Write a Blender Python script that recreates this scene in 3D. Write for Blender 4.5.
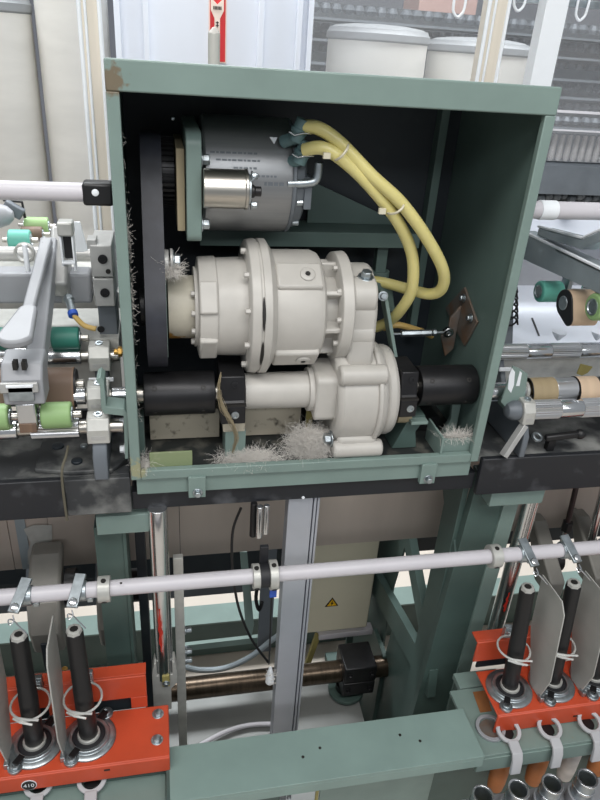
import bpy, bmesh, math, random
from mathutils import Vector, Matrix
random.seed(7)
C = bpy.context.scene
COL = C.collection
for o in list(bpy.data.objects): bpy.data.objects.remove(o)

# ------------------------------------------------------------------ camera
F = 668.53
RT = ((0.9801, -0.0327, 0.1956), (-0.1875, -0.4734, 0.8607), (0.0645, -0.8803, -0.4701))  # rows: world x,y,z ; cols: cam right, down, forward
EYE = Vector((0.0, -0.91265, 1.5))
cam_d = bpy.data.cameras.new('camera'); cam = bpy.data.objects.new('camera', cam_d); COL.objects.link(cam)
rgt = Vector((RT[0][0], RT[1][0], RT[2][0])).normalized()
fwd = Vector((RT[0][2], RT[1][2], RT[2][2])); fwd = (fwd - rgt*fwd.dot(rgt)).normalized()
upv = rgt.cross(fwd)
m = Matrix((rgt, upv, -fwd)).transposed().to_4x4(); m.translation = EYE
cam.matrix_world = m
cam_d.sensor_fit = 'HORIZONTAL'; cam_d.sensor_width = 36.0; cam_d.lens = F/600*36
cam_d.clip_start = 0.02; cam_d.clip_end = 60
C.camera = cam
def at(px, py, X=None, Y=None, Z=None):
    """point of the world plane X=, Y= or Z= that the photograph shows at this pixel (used to measure sizes)"""
    r = rgt*((px-300)/F) - upv*((py-400)/F) + fwd
    t = (X-EYE.x)/r.x if X is not None else (Y-EYE.y)/r.y if Y is not None else (Z-EYE.z)/r.z
    return EYE + r*t

# ------------------------------------------------------------------ light
C.view_settings.view_transform = 'Standard'; C.view_settings.look = 'None'
C.view_settings.gamma = 1.0; C.view_settings.use_curve_mapping = False
C.view_settings.exposure = 0.0
w = bpy.data.worlds.new('world'); C.world = w; w.use_nodes = True
w.node_tree.nodes['Background'].inputs[0].default_value = (0.90, 0.95, 1.0, 1)
w.node_tree.nodes['Background'].inputs[1].default_value = 0.36
def area(name, loc, target, sx, sy, power, col=(1, 0.98, 0.95)):
    l = bpy.data.lights.new(name, 'AREA'); l.shape = 'RECTANGLE'; l.size = sx; l.size_y = sy; l.energy = power; l.color = col
    o = bpy.data.objects.new(name, l); COL.objects.link(o); o.location = loc
    d = Vector(target)-Vector(loc); o.rotation_euler = d.to_track_quat('-Z', 'Y').to_euler()
    return o
area('aisle_ceiling_light', (-0.2, -1.25, 3.1), (0.2, 0.0, 0.9), 3.2, 0.5, 54)
area('rear_row_ceiling_light', (0.4, -3.6, 3.1), (0.3, 0.0, 0.6), 4.0, 0.5, 48, (0.97, 0.98, 1))
area('far_aisle_ceiling_light', (0.6, 1.45, 3.1), (0.6, 1.35, 0.5), 4.5, 0.6, 185, (0.95, 0.98, 1))

# ------------------------------------------------------------------ materials
def lin(c): return tuple(((v/255/12.92) if v/255 <= 0.04045 else ((v/255+0.055)/1.055)**2.4) for v in c)
def mat(name, rgb, rough=0.5, metal=0.0, var=0.12, scale=25, bump=0.0, rgb2=None, mask=(0.5, 0.7), stretch=None, spec=0.5, emis=0, trans=0, detail=4, patch=None):
    m = bpy.data.materials.new(name); m.use_nodes = True
    nt = m.node_tree; b = nt.nodes['Principled BSDF']; N = nt.nodes.new; L = nt.links.new
    c = lin(rgb)
    b.inputs['Roughness'].default_value = rough; b.inputs['Metallic'].default_value = metal
    b.inputs['Specular IOR Level'].default_value = spec
    tc = N('ShaderNodeNewGeometry'); mp = N('ShaderNodeMapping'); L(tc.outputs['Position'], mp.inputs['Vector'])
    if stretch: mp.inputs['Scale'].default_value = stretch
    n = N('ShaderNodeTexNoise'); n.inputs['Scale'].default_value = scale; n.inputs['Detail'].default_value = detail
    L(mp.outputs[0], n.inputs['Vector'])
    r = N('ShaderNodeValToRGB'); L(n.outputs[0], r.inputs[0])
    if rgb2 is None:
        r.color_ramp.elements[0].position = 0.3; r.color_ramp.elements[1].position = 0.7
        r.color_ramp.elements[0].color = tuple(v*(1-var) for v in c)+(1,)
        r.color_ramp.elements[1].color = tuple(min(1, v*(1+var)) for v in c)+(1,)
    else:
        r.color_ramp.elements[0].position, r.color_ramp.elements[1].position = mask
        r.color_ramp.elements[0].color = c+(1,); r.color_ramp.elements[1].color = lin(rgb2)+(1,)
    out = r.outputs[0]
    if patch:   # a worn, rusted or dusty patch with a place of its own: (centre, radius, colour)
        for (cen, rad, pc) in patch:
            ds = N('ShaderNodeVectorMath'); ds.operation = 'DISTANCE'; L(tc.outputs['Position'], ds.inputs[0]); ds.inputs[1].default_value = cen
            n2 = N('ShaderNodeTexNoise'); n2.inputs['Scale'].default_value = 90; L(tc.outputs['Position'], n2.inputs['Vector'])
            mr = N('ShaderNodeMapRange'); L(ds.outputs['Value'], mr.inputs[0]); mr.inputs[1].default_value = 0; mr.inputs[2].default_value = rad
            mr.inputs[3].default_value = 0.75; mr.inputs[4].default_value = 0.1
            ad = N('ShaderNodeMath'); ad.operation = 'ADD'; L(mr.outputs[0], ad.inputs[0]); L(n2.outputs[0], ad.inputs[1])
            st = N('ShaderNodeMapRange'); L(ad.outputs[0], st.inputs[0]); st.inputs[1].default_value = 0.85; st.inputs[2].default_value = 1.0
            mx = N('ShaderNodeMix'); mx.data_type = 'RGBA'; L(st.outputs[0], mx.inputs[0]); L(out, mx.inputs[6]); mx.inputs[7].default_value = lin(pc)+(1,)
            out = mx.outputs[2]
    L(out, b.inputs['Base Color'])
    if bump:
        bp = N('ShaderNodeBump'); bp.inputs['Strength'].default_value = bump; bp.inputs['Distance'].default_value = 0.002
        L(n.outputs[0], bp.inputs['Height']); L(bp.outputs[0], b.inputs['Normal'])
    if trans: b.inputs['Transmission Weight'].default_value = trans
    return m
M = {}
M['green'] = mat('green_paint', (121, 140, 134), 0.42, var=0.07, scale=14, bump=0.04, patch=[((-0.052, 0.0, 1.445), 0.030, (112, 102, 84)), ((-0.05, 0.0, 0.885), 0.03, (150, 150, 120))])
M['greenin'] = mat('green_paint_shaded', (88, 107, 102), 0.5, var=0.12, scale=9, bump=0.05)  # same green as the housing, darkened: interior shade is in the colour
M['greendark'] = mat('dark_green_paint', (74, 93, 88), 0.5, var=0.16, scale=8, bump=0.05)
M['greenlight'] = mat('pale_green_paint', (130, 152, 146), 0.45, var=0.07, scale=11, bump=0.04)
M['darkpaint'] = mat('black_mottled_paint', (36, 43, 49), 0.5, var=0.3, scale=12, bump=0.1, rgb2=(58, 62, 64), mask=(0.55, 0.85))  # near-black mottled paint, also used on the added dark pieces
M['greasy'] = mat('greasy_tray_paint', (36, 40, 40), 0.6, scale=30, bump=0.2, rgb2=(110, 108, 100), mask=(0.5, 0.8))
M['beam'] = mat('black_beam_paint', (34, 36, 40), 0.42, scale=16, bump=0.08, rgb2=(92, 94, 98), mask=(0.57, 0.85), spec=0.4)
M['beamtop'] = mat('worn_black_top', (52, 54, 56), 0.55, scale=18, bump=0.15, rgb2=(140, 141, 138), mask=(0.45, 0.72))
M['cast'] = mat('grey_white_enamel', (184, 181, 175), 0.38, var=0.06, scale=22, bump=0.10)
M['castdust'] = mat('stained_white_enamel', (180, 175, 160), 0.5, var=0.1, scale=30, bump=0.1, patch=[((0.004, 0.09, 1.06), 0.05, (150, 110, 50))])
M['steel'] = mat('brushed_steel', (190, 186, 178), 0.3, 1.0, var=0.08, scale=6, stretch=(2, 40, 40), bump=0.02)
M['motor'] = mat('motor_steel', (150, 152, 154), 0.42, 0.85, var=0.06, scale=6, stretch=(1, 30, 30))
M['chrome'] = mat('chrome', (212, 214, 216), 0.2, 1.0, var=0.03)
M['zinc'] = mat('galvanised_steel', (170, 178, 182), 0.34, 0.9, var=0.25, scale=60, bump=0.05)
M['roller'] = mat('fluted_steel', (205, 206, 208), 0.28, 0.9, var=0.08, scale=10)
M['alu'] = mat('anodised_aluminium', (176, 180, 188), 0.42, 0.35, var=0.03)
M['sheet'] = mat('stainless_sheet', (188, 176, 166), 0.42, 0.35, var=0.14, scale=3, stretch=(3, 1, 0.4), rgb2=None)
M['ductsteel'] = mat('dull_zinc_sheet', (138, 140, 138), 0.5, 0.3, var=0.08, scale=10, bump=0.02)
M['black'] = mat('blackened_steel', (36, 36, 38), 0.38, 0.4, var=0.2, scale=40, bump=0.05, spec=0.5)
M['rubber'] = mat('black_rubber', (30, 31, 35), 0.55, var=0.2, scale=30, bump=0.05)
M['belt'] = mat('black_belt', (44, 46, 54), 0.5, var=0.2, scale=50, bump=0.05)
M['plastic'] = mat('black_plastic', (20, 20, 22), 0.42, var=0.12, scale=12)
M['red'] = mat('red_paint', (196, 76, 46), 0.4, var=0.08, scale=18, bump=0.05, rgb2=None)
M['redworn'] = mat('red_dab', (190, 50, 36), 0.5)
M['lilac'] = mat('pale_pipe_paint', (198, 195, 200), 0.32, var=0.03, scale=14)
M['white'] = mat('white_paint', (232, 236, 240), 0.4, var=0.02)
M['whitewall'] = mat('white_enamel_panel', (228, 233, 242), 0.4, var=0.02, scale=4)
M['grey'] = mat('grey_plastic', (150, 152, 156), 0.45, var=0.05)
M['levergrey'] = mat('pale_grey_plastic', (182, 183, 186), 0.42, var=0.05)
M['tension'] = mat('dull_grey_casting', (126, 124, 118), 0.5, var=0.1, bump=0.05)
M['wire'] = mat('bright_steel_wire', (226, 226, 222), 0.25, 0.5, var=0.03)
M['greymet'] = mat('grey_cast_metal', (178, 178, 176), 0.4, 0.3, var=0.1, scale=40, bump=0.05)
M['clamp'] = mat('pale_zinc_casting', (184, 184, 179), 0.38, 0.3, var=0.1, scale=50, bump=0.08)
M['armgrey'] = mat('blue_grey_channel', (150, 160, 165), 0.4, 0.3, var=0.07)
M['separator'] = mat('frosted_grey_plastic', (174, 174, 169), 0.45, var=0.12, scale=12)
M['cotdark'] = mat('dark_green_rubber', (44, 112, 98), 0.5, var=0.06)
M['cotteal'] = mat('teal_rubber', (96, 174, 158), 0.5, var=0.05)
M['cotlight'] = mat('light_green_rubber', (140, 172, 116), 0.5, var=0.06)
M['apron'] = mat('brown_apron_leather', (104, 84, 70), 0.55, var=0.12, scale=4, stretch=(22, 1, 1), rgb2=(132, 106, 84), mask=(0.5, 0.75))
M['aprontan'] = mat('tan_apron_leather', (196, 172, 146), 0.55, var=0.08, scale=4, stretch=(20, 1, 1))
M['apronolive'] = mat('olive_apron_leather', (150, 134, 104), 0.55, var=0.08, scale=4, stretch=(20, 1, 1))
M['tube'] = mat('yellow_translucent_tube', (208, 198, 132), 0.32, var=0.06, trans=0.0)
M['tube'].node_tree.nodes['Principled BSDF'].inputs['Subsurface Weight'].default_value = 0.25
M['tube'].node_tree.nodes['Principled BSDF'].inputs['Subsurface Radius'].default_value = (0.01, 0.009, 0.004)
M['tubedark'] = mat('stained_tube', (190, 160, 96), 0.45)
M['cream'] = mat('cream_enamel', (206, 200, 178), 0.45, var=0.06, scale=5)
M['yellow'] = mat('warning_yellow', (226, 176, 30), 0.5, var=0.02)
M['ink'] = mat('black_ink', (28, 26, 24), 0.6, var=0.02)
M['rust'] = mat('rusted_steel', (120, 114, 108), 0.5, 0.4, scale=30, bump=0.1, rgb2=(126, 102, 84), mask=(0.45, 0.65))
M['shaft'] = mat('oily_brown_shaft', (92, 80, 68), 0.3, 0.8, var=0.25, scale=20, stretch=(6, 1, 1), bump=0.05)
M['beige'] = mat('dusty_beige_paint', (186, 178, 160), 0.7, scale=60, bump=0.2, rgb2=(90, 84, 74), mask=(0.58, 0.75))
M['olive'] = mat('yellowed_steel', (150, 140, 84), 0.6, var=0.15)
M['tan'] = mat('tan_fibre', (150, 138, 112), 0.7, var=0.1)
M['lint'] = mat('cotton_lint', (214, 210, 204), 0.95, var=0.1)
M['can'] = mat('fibre_drum_white', (212, 210, 204), 0.6, var=0.05, scale=5, bump=0.05, stretch=(1, 1, 4))
M['canrim'] = mat('drum_rim_grey', (142, 145, 147), 0.5, var=0.04)
M['acryl'] = mat('cream_acrylic', (214, 206, 192), 0.2, var=0.05, scale=3, stretch=(30, 30, 1))
M['floor'] = mat('pale_floor_paint', (214, 204, 192), 0.35, var=0.04, scale=3)
M['wall'] = mat('grey_hall_wall', (120, 123, 131), 0.7, var=0.06, scale=2)
M['farmetal'] = mat('far_grey_metal', (104, 110, 116), 0.5, 0.2, var=0.12, scale=8)
M['fardark'] = mat('far_dark_metal', (62, 68, 72), 0.6, var=0.25, scale=20)
M['farbob'] = mat('far_yarn', (134, 130, 128), 0.8, var=0.12, scale=20)
M['pink'] = mat('pinkish_cardboard', (196, 160, 150), 0.8, var=0.05)
M['orange'] = mat('orange_bobbin_tube', (178, 106, 52), 0.5, var=0.12, scale=30)
M['tubewhite'] = mat('dusty_white_tube', (196, 190, 186), 0.55, var=0.15, scale=40)
M['signred'] = mat('sign_red', (206, 40, 44), 0.45, var=0.01)
M['signcream'] = mat('sign_cream', (240, 222, 208), 0.5, var=0.01)
M['blue'] = mat('blue_tape', (40, 80, 170), 0.5)
M['brass'] = mat('brass', (190, 150, 80), 0.35, 0.8)
M['rubberbush'] = mat('grey_green_bush', (90, 116, 118), 0.5)
def glass():
    m = bpy.data.materials.new('clear_acrylic_pane'); m.use_nodes = True; nt = m.node_tree
    for n in list(nt.nodes): nt.nodes.remove(n)
    o = nt.nodes.new('ShaderNodeOutputMaterial'); mx = nt.nodes.new('ShaderNodeMixShader'); t = nt.nodes.new('ShaderNodeBsdfTransparent'); g = nt.nodes.new('ShaderNodeBsdfGlossy')
    d = nt.nodes.new('ShaderNodeBsdfDiffuse'); d.inputs[0].default_value = (0.8, 0.82, 0.85, 1); m2 = nt.nodes.new('ShaderNodeMixShader'); m2.inputs[0].default_value = 0.13
    fr = nt.nodes.new('ShaderNodeFresnel'); fr.inputs[0].default_value = 1.3; g.inputs['Roughness'].default_value = 0.08
    nt.links.new(fr.outputs[0], mx.inputs[0]); nt.links.new(t.outputs[0], m2.inputs[1]); nt.links.new(d.outputs[0], m2.inputs[2]); nt.links.new(m2.outputs[0], mx.inputs[1]); nt.links.new(g.outputs[0], mx.inputs[2]); nt.links.new(mx.outputs[0], o.inputs[0])
    return m
M['glass'] = glass()

# ------------------------------------------------------------------ mesh helpers
def basis(d):
    d = Vector(d).normalized(); a = Vector((0, 0, 1)) if abs(d.z) < 0.9 else Vector((0, 1, 0))
    u = d.cross(a).normalized(); return u, u.cross(d).normalized()
class MB:
    def __init__(s): s.v = []; s.f = []
    def add(s, vs, fs):
        k = len(s.v); s.v += [Vector(v) for v in vs]; s.f += [tuple(i+k for i in f) for f in fs]; return s
    def box(s, x0, x1, y0, y1, z0, z1):
        return s.add([(x, y, z) for x in (x0, x1) for y in (y0, y1) for z in (z0, z1)], [(0, 1, 3, 2), (4, 6, 7, 5), (0, 4, 5, 1), (2, 3, 7, 6), (0, 2, 6, 4), (1, 5, 7, 3)])
    def bar(s, p0, p1, w, h, up=(0, 0, 1)):        # box bar between two points, w sideways, h along up
        p0 = Vector(p0); p1 = Vector(p1); d = (p1-p0).normalized(); sd = d.cross(Vector(up)).normalized(); u = sd.cross(d)
        vs = [p + sd*a*w/2 + u*b*h/2 for p in (p0, p1) for a in (-1, 1) for b in (-1, 1)]
        return s.add(vs, [(0, 1, 3, 2), (4, 6, 7, 5), (0, 4, 5, 1), (2, 3, 7, 6), (0, 2, 6, 4), (1, 5, 7, 3)])
    def lathe(s, p0, d, prof, n=28, closed=False):  # profile of (t along d, radius)
        p0 = Vector(p0); d = Vector(d).normalized(); u, v = basis(d); vs = []; fs = []; k = len(prof)
        for (t, r) in prof:
            for i in range(n):
                a = 2*math.pi*i/n; vs.append(p0 + d*t + (u*math.cos(a)+v*math.sin(a))*max(r, 1e-5))
        for j in range(k if closed else k-1):
            for i in range(n):
                a0 = j*n+i; a1 = j*n+(i+1) % n; b0 = ((j+1) % k)*n+i; b1 = ((j+1) % k)*n+(i+1) % n
                fs.append((a0, a1, b1, b0))
        if not closed:
            fs.append(tuple(range(n-1, -1, -1))); fs.append(tuple((k-1)*n+i for i in range(n)))
        return s.add(vs, fs)
    def cyl(s, p0, p1, r, r2=None, n=24):
        p0 = Vector(p0); p1 = Vector(p1); return s.lathe(p0, p1-p0, [(0, r), ((p1-p0).length, r if r2 is None else r2)], n)
    def pipe(s, p0, d, L, r, ri, n=28): # hollow cylinder
        return s.lathe(p0, d, [(0, ri), (0, r), (L, r), (L, ri)], n, True)
    def tube(s, pts, r, n=10, closed=False):
        pts = [Vector(p) for p in pts]; vs = []; fs = []; K = len(pts); pu = None
        for j, p in enumerate(pts):
            a = pts[j-1] if (j > 0 or closed) else pts[j]; b = pts[(j+1) % K] if (j < K-1 or closed) else pts[j]
            d = (b-a).normalized()
            if pu is None: u, v = basis(d)
            else: u = (pu - d*pu.dot(d)).normalized(); v = u.cross(d)
            pu = u
            for i in range(n):
                t = 2*math.pi*i/n; vs.append(p+(u*math.cos(t)+v*math.sin(t))*r)
        for j in range(K if closed else K-1):
            for i in range(n):
                fs.append((j*n+i, j*n+(i+1) % n, ((j+1) % K)*n+(i+1) % n, ((j+1) % K)*n+i))
        if not closed: fs.append(tuple(range(n-1, -1, -1))); fs.append(tuple((K-1)*n+i for i in range(n)))
        return s.add(vs, fs)
    def prism(s, poly, off):                       # planar polygon of 3-D points, extruded by a vector
        off = Vector(off); k = len(poly); vs = [Vector(p) for p in poly]; vs += [p+off for p in vs]
        fs = [tuple(range(k-1, -1, -1)), tuple(range(k, 2*k))] + [(i, (i+1) % k, k+(i+1) % k, k+i) for i in range(k)]
        return s.add(vs, fs)
    def yz(s, poly, x0, x1): return s.prism([(x0, y, z) for y, z in poly], (x1-x0, 0, 0))
    def xz(s, poly, y0, y1): return s.prism([(x, y0, z) for x, z in poly], (0, y1-y0, 0))
    def xy(s, poly, z0, z1): return s.prism([(x, y, z0) for x, y in poly], (0, 0, z1-z0))
    def bolt(s, p, d, r=0.006, h=0.005, washer=True):
        p = Vector(p); d = Vector(d).normalized()
        if washer: s.lathe(p, d, [(0, r*1.45), (h*0.25, r*1.45)], 14); p = p+d*h*0.25
        return s.lathe(p, d, [(0, r), (h, r), (h*1.12, r*0.8)], 6)
    def sphere(s, c, r, n=14, sz=1.0):
        return s.lathe(Vector(c)-Vector((0, 0, r*sz)), (0, 0, 1), [(r*sz*(1-math.cos(math.pi*i/8)), r*math.sin(math.pi*i/8)) for i in range(9)], n)
def smooth_path(pts, n=6):
    pts = [Vector(p) for p in pts]; out = []
    for i in range(len(pts)-1):
        p0 = pts[max(i-1, 0)]; p1 = pts[i]; p2 = pts[i+1]; p3 = pts[min(i+2, len(pts)-1)]
        for k in range(n):
            t = k/n; out.append(0.5*((2*p1)+(p2-p0)*t+(2*p0-5*p1+4*p2-p3)*t*t+(3*p1-p0-3*p2+p3)*t**3))
    return out+[pts[-1]]
def hull(circles, n=40):
    pts = sorted({(round(cx+r*math.cos(2*math.pi*i/n), 5), round(cy+r*math.sin(2*math.pi*i/n), 5)) for cx, cy, r in circles for i in range(n)})
    def half(ps):
        h = []
        for p in ps:
            while len(h) > 1 and (h[-1][0]-h[-2][0])*(p[1]-h[-2][1])-(h[-1][1]-h[-2][1])*(p[0]-h[-2][0]) <= 0: h.pop()
            h.append(p)
        return h[:-1]
    return half(pts)+half(pts[::-1])
def world_loc(o):
    p = Vector((0, 0, 0))
    while o: p = p + Vector(o.location); o = o.parent
    return p
def link_mesh(name, mb, m, org, bevel):
    me = bpy.data.meshes.new(name); me.from_pydata([v-org for v in mb.v], [], mb.f)
    bm = bmesh.new(); bm.from_mesh(me); bmesh.ops.recalc_face_normals(bm, faces=bm.faces); bm.to_mesh(me); bm.free()
    me.materials.append(M[m] if isinstance(m, str) else m)
    me.polygons.foreach_set('use_smooth', [True]*len(me.polygons)); me.set_sharp_from_angle(angle=math.radians(32))
    o = bpy.data.objects.new(name, me); COL.objects.link(o)
    if bevel:
        b = o.modifiers.new('bevel', 'BEVEL'); b.width = bevel; b.segments = 2; b.limit_method = 'ANGLE'; b.angle_limit = math.radians(40); b.harden_normals = False
    return o
def part(name, mb, m, parent, label=None, bevel=0.0008, kind=None):
    o = link_mesh(name, mb, m, world_loc(parent), bevel); o.parent = parent
    if label: o['label'] = label
    if kind: o['kind'] = kind
    return o
def thing(name, label, cat, loc, group=None):
    o = bpy.data.objects.new(name, None); COL.objects.link(o); o.location = loc; o.empty_display_size = 0.02
    o['label'] = label; o['category'] = cat
    if group: o['group'] = group
    return o
def solo(name, mb, m, label, cat, group=None, bevel=0.0008):
    zmin = min(v.z for v in mb.v); cx = sum((v.x for v in mb.v))/len(mb.v); cy = sum((v.y for v in mb.v))/len(mb.v)
    org = Vector((cx, cy, zmin)); o = link_mesh(name, mb, m, org, bevel); o.location = org; o['label'] = label; o['category'] = cat
    if group: o['group'] = group
    return o
def struct(name, mb, m, parent=None, bevel=0):
    o = link_mesh(name, mb, m, world_loc(parent) if parent else Vector((0, 0, 0)), bevel); o.parent = parent
    if not parent: o['kind'] = 'structure'
    return o
def dup(root, loc, label=None):
    r = root.copy(); COL.objects.link(r); r.location = loc
    if label: r['label'] = label
    for ch in list(root.children):
        c = ch.copy(); COL.objects.link(c); c.parent = r
        for g in ch.children:
            d = g.copy(); COL.objects.link(d); d.parent = c
    return r
X3 = Vector((1, 0, 0)); Y3 = Vector((0, 1, 0)); Z3 = Vector((0, 0, 1))

# ================================================================== SETTING
FZ = -0.42
struct('floor', MB().box(-6, 8, -3, 9, FZ-0.05, FZ), 'floor')
struct('wall_back', MB().box(-6, 8, 5.0, 5.1, FZ, 4.0), 'wall')
# white square column with plank-like mouldings, and the red sign on it
colm = thing('white_column', 'broad white enamelled column with upright mouldings, behind the green housing', 'column', (0.19, 1.62, FZ))
cx0, cx1, cY = -0.12, 0.50, 1.5
part('shaft', MB().box(cx0, cx1, cY+0.02, cY+0.3, FZ, 2.6), 'whitewall', colm)
for a, b, d in ((116, 121, 0.0), (144, 149, 0.0), (258, 263, -0.0), (296, 301, 0.0), (307, 312, 0.0)):
    part('moulding', MB().box(at(a, 40, Y=cY).x, at(b, 40, Y=cY).x, cY-0.004, cY+0.02, FZ, 2.6), 'whitewall', colm)
sg = at(219, 30, Y=cY-0.02)
sign = thing('arrow_sign', 'narrow red strip sign with a pale arrow, on the white column', 'sign', (sg.x, cY+0.018, sg.z-0.1))
xs0, xs1 = at(209, 20, Y=cY).x, at(227, 20, Y=cY).x
zs0 = at(219, 63, Y=cY).z
part('border', MB().box(xs0, xs1, cY+0.010, cY+0.02, zs0, 1.85), 'signcream', sign, bevel=0)
part('red_field', MB().box(xs0+0.004, xs1-0.004, cY+0.007, cY+0.011, zs0+0.004, 1.846), 'signred', sign, bevel=0)
xm = (xs0+xs1)/2-0.002; za = at(219, 3, Y=cY).z; zb = at(219, 28, Y=cY).z
hw = (xs1-xs0)*0.36
part('arrow', MB().xz([(xm-hw, za+0.014), (xm, za-0.004), (xm+hw, za+0.014), (xm+hw, za-0.02), (xm+hw*0.42, za-0.042), (xm+hw*0.42, zb-0.05), (xm-hw*0.42, zb-0.05), (xm-hw*0.42, za-0.042), (xm-hw, za-0.02)], cY+0.003, cY+0.008), 'signcream', sign, bevel=0)
tx = MB()
for k in range(6): tx.box(xm-hw*0.62+k*hw*0.22, xm-hw*0.62+k*hw*0.22+hw*0.14, cY+0.001, cY+0.004, za-0.018, za-0.009)
for k in range(3):
    z = za-0.05-k*0.024
    tx.box(xm-0.005, xm+0.005, cY+0.001, cY+0.004, z-0.004, z-0.002); tx.box(xm-0.005, xm+0.005, cY+0.001, cY+0.004, z-0.012, z-0.010); tx.box(xm-0.0012, xm+0.0012, cY+0.001, cY+0.004, z-0.016, z)
part('lettering', tx, 'ink', sign, bevel=0, kind='stuff')
# pointed white peg in front of the sign
pc = at(214, 50, Y=0.2)
solo('pointed_peg', MB().lathe((pc.x, 0.2, 1.457), Z3, [(0, 0.0088), (at(214, 33, Y=0.2).z-1.457, 0.0088), (at(214, 27, Y=0.2).z-1.457, 0.002)], 20), 'cast', 'slim white peg with a pointed tip in front of the red sign', 'peg')

# drums
def drum(px0, px1, py, Y, ztop, dome, label, ly=None):
    a = at(px0, py, Y=Y); b = at(px1, py, Y=Y); r = (b.x-a.x)/2*0.97; x = (a.x+b.x)/2
    t = thing('fibre_drum', label, 'drum', (x, Y, FZ), 'white drums across the aisle')
    h = ztop-FZ
    part('body', MB().lathe((x, Y, FZ), Z3, [(0, r*0.97), (h*0.3, r*0.985), (h*0.31, r), (h*0.60, r), (h*0.605, r*0.985), (h*0.62, r*0.985), (h*0.625, r), (h-0.06, r)], 40), 'can', t)
    part('rim', MB().lathe((x, Y, ztop-0.06), Z3, [(0, r*1.0), (0.006, r*1.035), (0.028, r*1.035), (0.034, r*1.0), (0.045, r*0.98)], 40), 'canrim', t)
    part('lid', MB().lathe((x, Y, ztop-0.018), Z3, [(0, r*0.985), (dome*0.45, r*0.86), (dome*0.8, r*0.55), (dome, 0.0)], 40), 'canrim', t)
    return t
drum(326, 424, 60, 2.0, at(330, 30, Y=2).z+0.03, 0.022, 'white drum with a domed grey lid, just right of the white column')
drum(428, 524, 60, 2.1, at(525, 50, Y=2.1).z+0.03, 0.022, 'white drum with grey lid, partly behind the right cream upright')
drum(-38, 37, 60, 1.75, at(10, -8, Y=1.75).z, 0.05, 'leftmost tall white drum, cut off by the left edge of the photo')
drum(39, 112, 60, 1.75, at(70, -26, Y=1.75).z, 0.05, 'tall white drum just left of the cream upright at the housing corner')

# far machine behind the right side and boxes
fm = thing('far_spinning_machine', 'dark grey spinning machine in the next row, seen right of the housing', 'machine', (2.5, 3.0, FZ))
FY = 3.0
def zrow(y): return at(580, y, Y=FY).z
XA, XB = 0.4, 5.0
part('casing', MB().box(XA, XB, FY+0.05, FY+0.5, FZ, zrow(192)), 'fardark', fm)
part('spindle_rail', MB().box(XA, XB, FY-0.1, FY+0.3, zrow(192), zrow(164)), 'farmetal', fm)
part('rail', MB().box(XA, XB, FY-0.02, FY+0.05, zrow(134), zrow(128)), 'farmetal', fm)
part('panel', MB().box(XA, XB, FY+0.1, FY+0.2, zrow(164), zrow(70)), 'fardark', fm)
part('yarn_rail', MB().box(XA, XB, FY-0.06, FY-0.03, zrow(113), zrow(110.5)), 'lilac', fm)
part('creel_rail', MB().box(XA, XB, FY-0.06, FY-0.03, zrow(131), zrow(129.5)), 'lilac', fm)
bb = MB()
for k in range(90):
    x = XA+0.05*k
    bb.lathe((x, FY+0.02, zrow(162)), Z3, [(0, 0.012), (0.02, 0.02), (zrow(136)-zrow(162), 0.012)], 8)
part('bobbins', bb, 'farbob', fm, bevel=0, kind='stuff')
bb = MB()
for j, (ya, dy) in enumerate(((126, 10), (112, 9), (93, 12), (74, 12), (52, 12), (32, 12))):
    for k in range(70):
        x = XA+0.065*k+random.uniform(-.01, .01); z = zrow(ya)
        bb.lathe((x, FY+0.06+0.03*j, z), Z3, [(0, 0.02), (0.02, 0.035+random.uniform(-.006, .006)), (abs(zrow(ya-dy)-z)*0.8, 0.02)], 8)
part('roving_bobbins', bb, 'farmetal', fm, bevel=0, kind='stuff')
for y in (98, 80, 58, 38): part('creel_shelf', MB().box(XA, XB, FY, FY+0.35, zrow(y)-0.012, zrow(y)), 'farmetal', fm)
part('creel_back', MB().box(XA, XB, FY+0.4, FY+0.45, zrow(70), zrow(20)), 'fardark', fm)
fl = MB()
for k in range(80): fl.sphere((XA+0.055*k, FY-0.0, zrow(196)+random.uniform(-.02, .02)), random.uniform(.02, .035), 8)
part('lint_roll', fl, 'farmetal', fm, bevel=0, kind='stuff')
pk = at(445, 14, Y=3.6)
cb = thing('cardboard_stack', 'pinkish cardboard boxes stacked behind the right drum', 'boxes', (pk.x, 3.7, FZ))
for k in range(3): part('box', MB().box(pk.x-0.18+0.005*k, pk.x+0.2, 3.6, 3.9, 1.62+0.1*k, 1.72+0.1*k-0.006), 'pink', cb)
part('pallet_load', MB().box(pk.x-0.2, pk.x+0.22, 3.58, 3.92, FZ, 1.62), 'farmetal', cb)

# posts, panes, hooks behind the housing
def post(px0, px1, Y, label, m, edge=None, ztop=2.4):
    a, b = at(px0, 50, Y=Y).x, at(px1, 50, Y=Y).x
    t = thing('upright_post', label, 'post', ((a+b)/2, Y+0.02, 0.93))
    part('web', MB().box(a, b, Y, Y+0.03, 0.93, ztop), m, t)
    if edge:
        for x in (a, b): part('bright_edge', MB().cyl((x, Y, 0.93), (x, Y, ztop), 0.0035, n=10), edge, t)
        part('bright_edge', MB().cyl((a*0.7+b*0.3, Y-0.001, 0.93), (a*0.7+b*0.3, Y-0.001, ztop), 0.0025, n=8), edge, t)
    return t
post(82, 102, 0.36, 'cream translucent upright at the upper left corner of the housing', 'acryl', 'white')
post(482, 501, 0.36, 'cream translucent upright behind the right drum, above the housing', 'acryl', 'white')
post(537, 559, 0.36, 'plain white flat upright above the right corner of the housing', 'white')
pp = at(107, 30, Y=0.5)
struct('window_1', MB().box(at(312, 40, Y=0.55).x, at(535, 40, Y=0.55).x, 0.55, 0.554, 1.35, 2.4), 'glass')
struct('window_2', MB().box(at(562, 40, Y=0.55).x, 1.6, 0.55, 0.554, 1.30, 2.4), 'glass')
hr = at(560, 2, Y=0.40)
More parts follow.
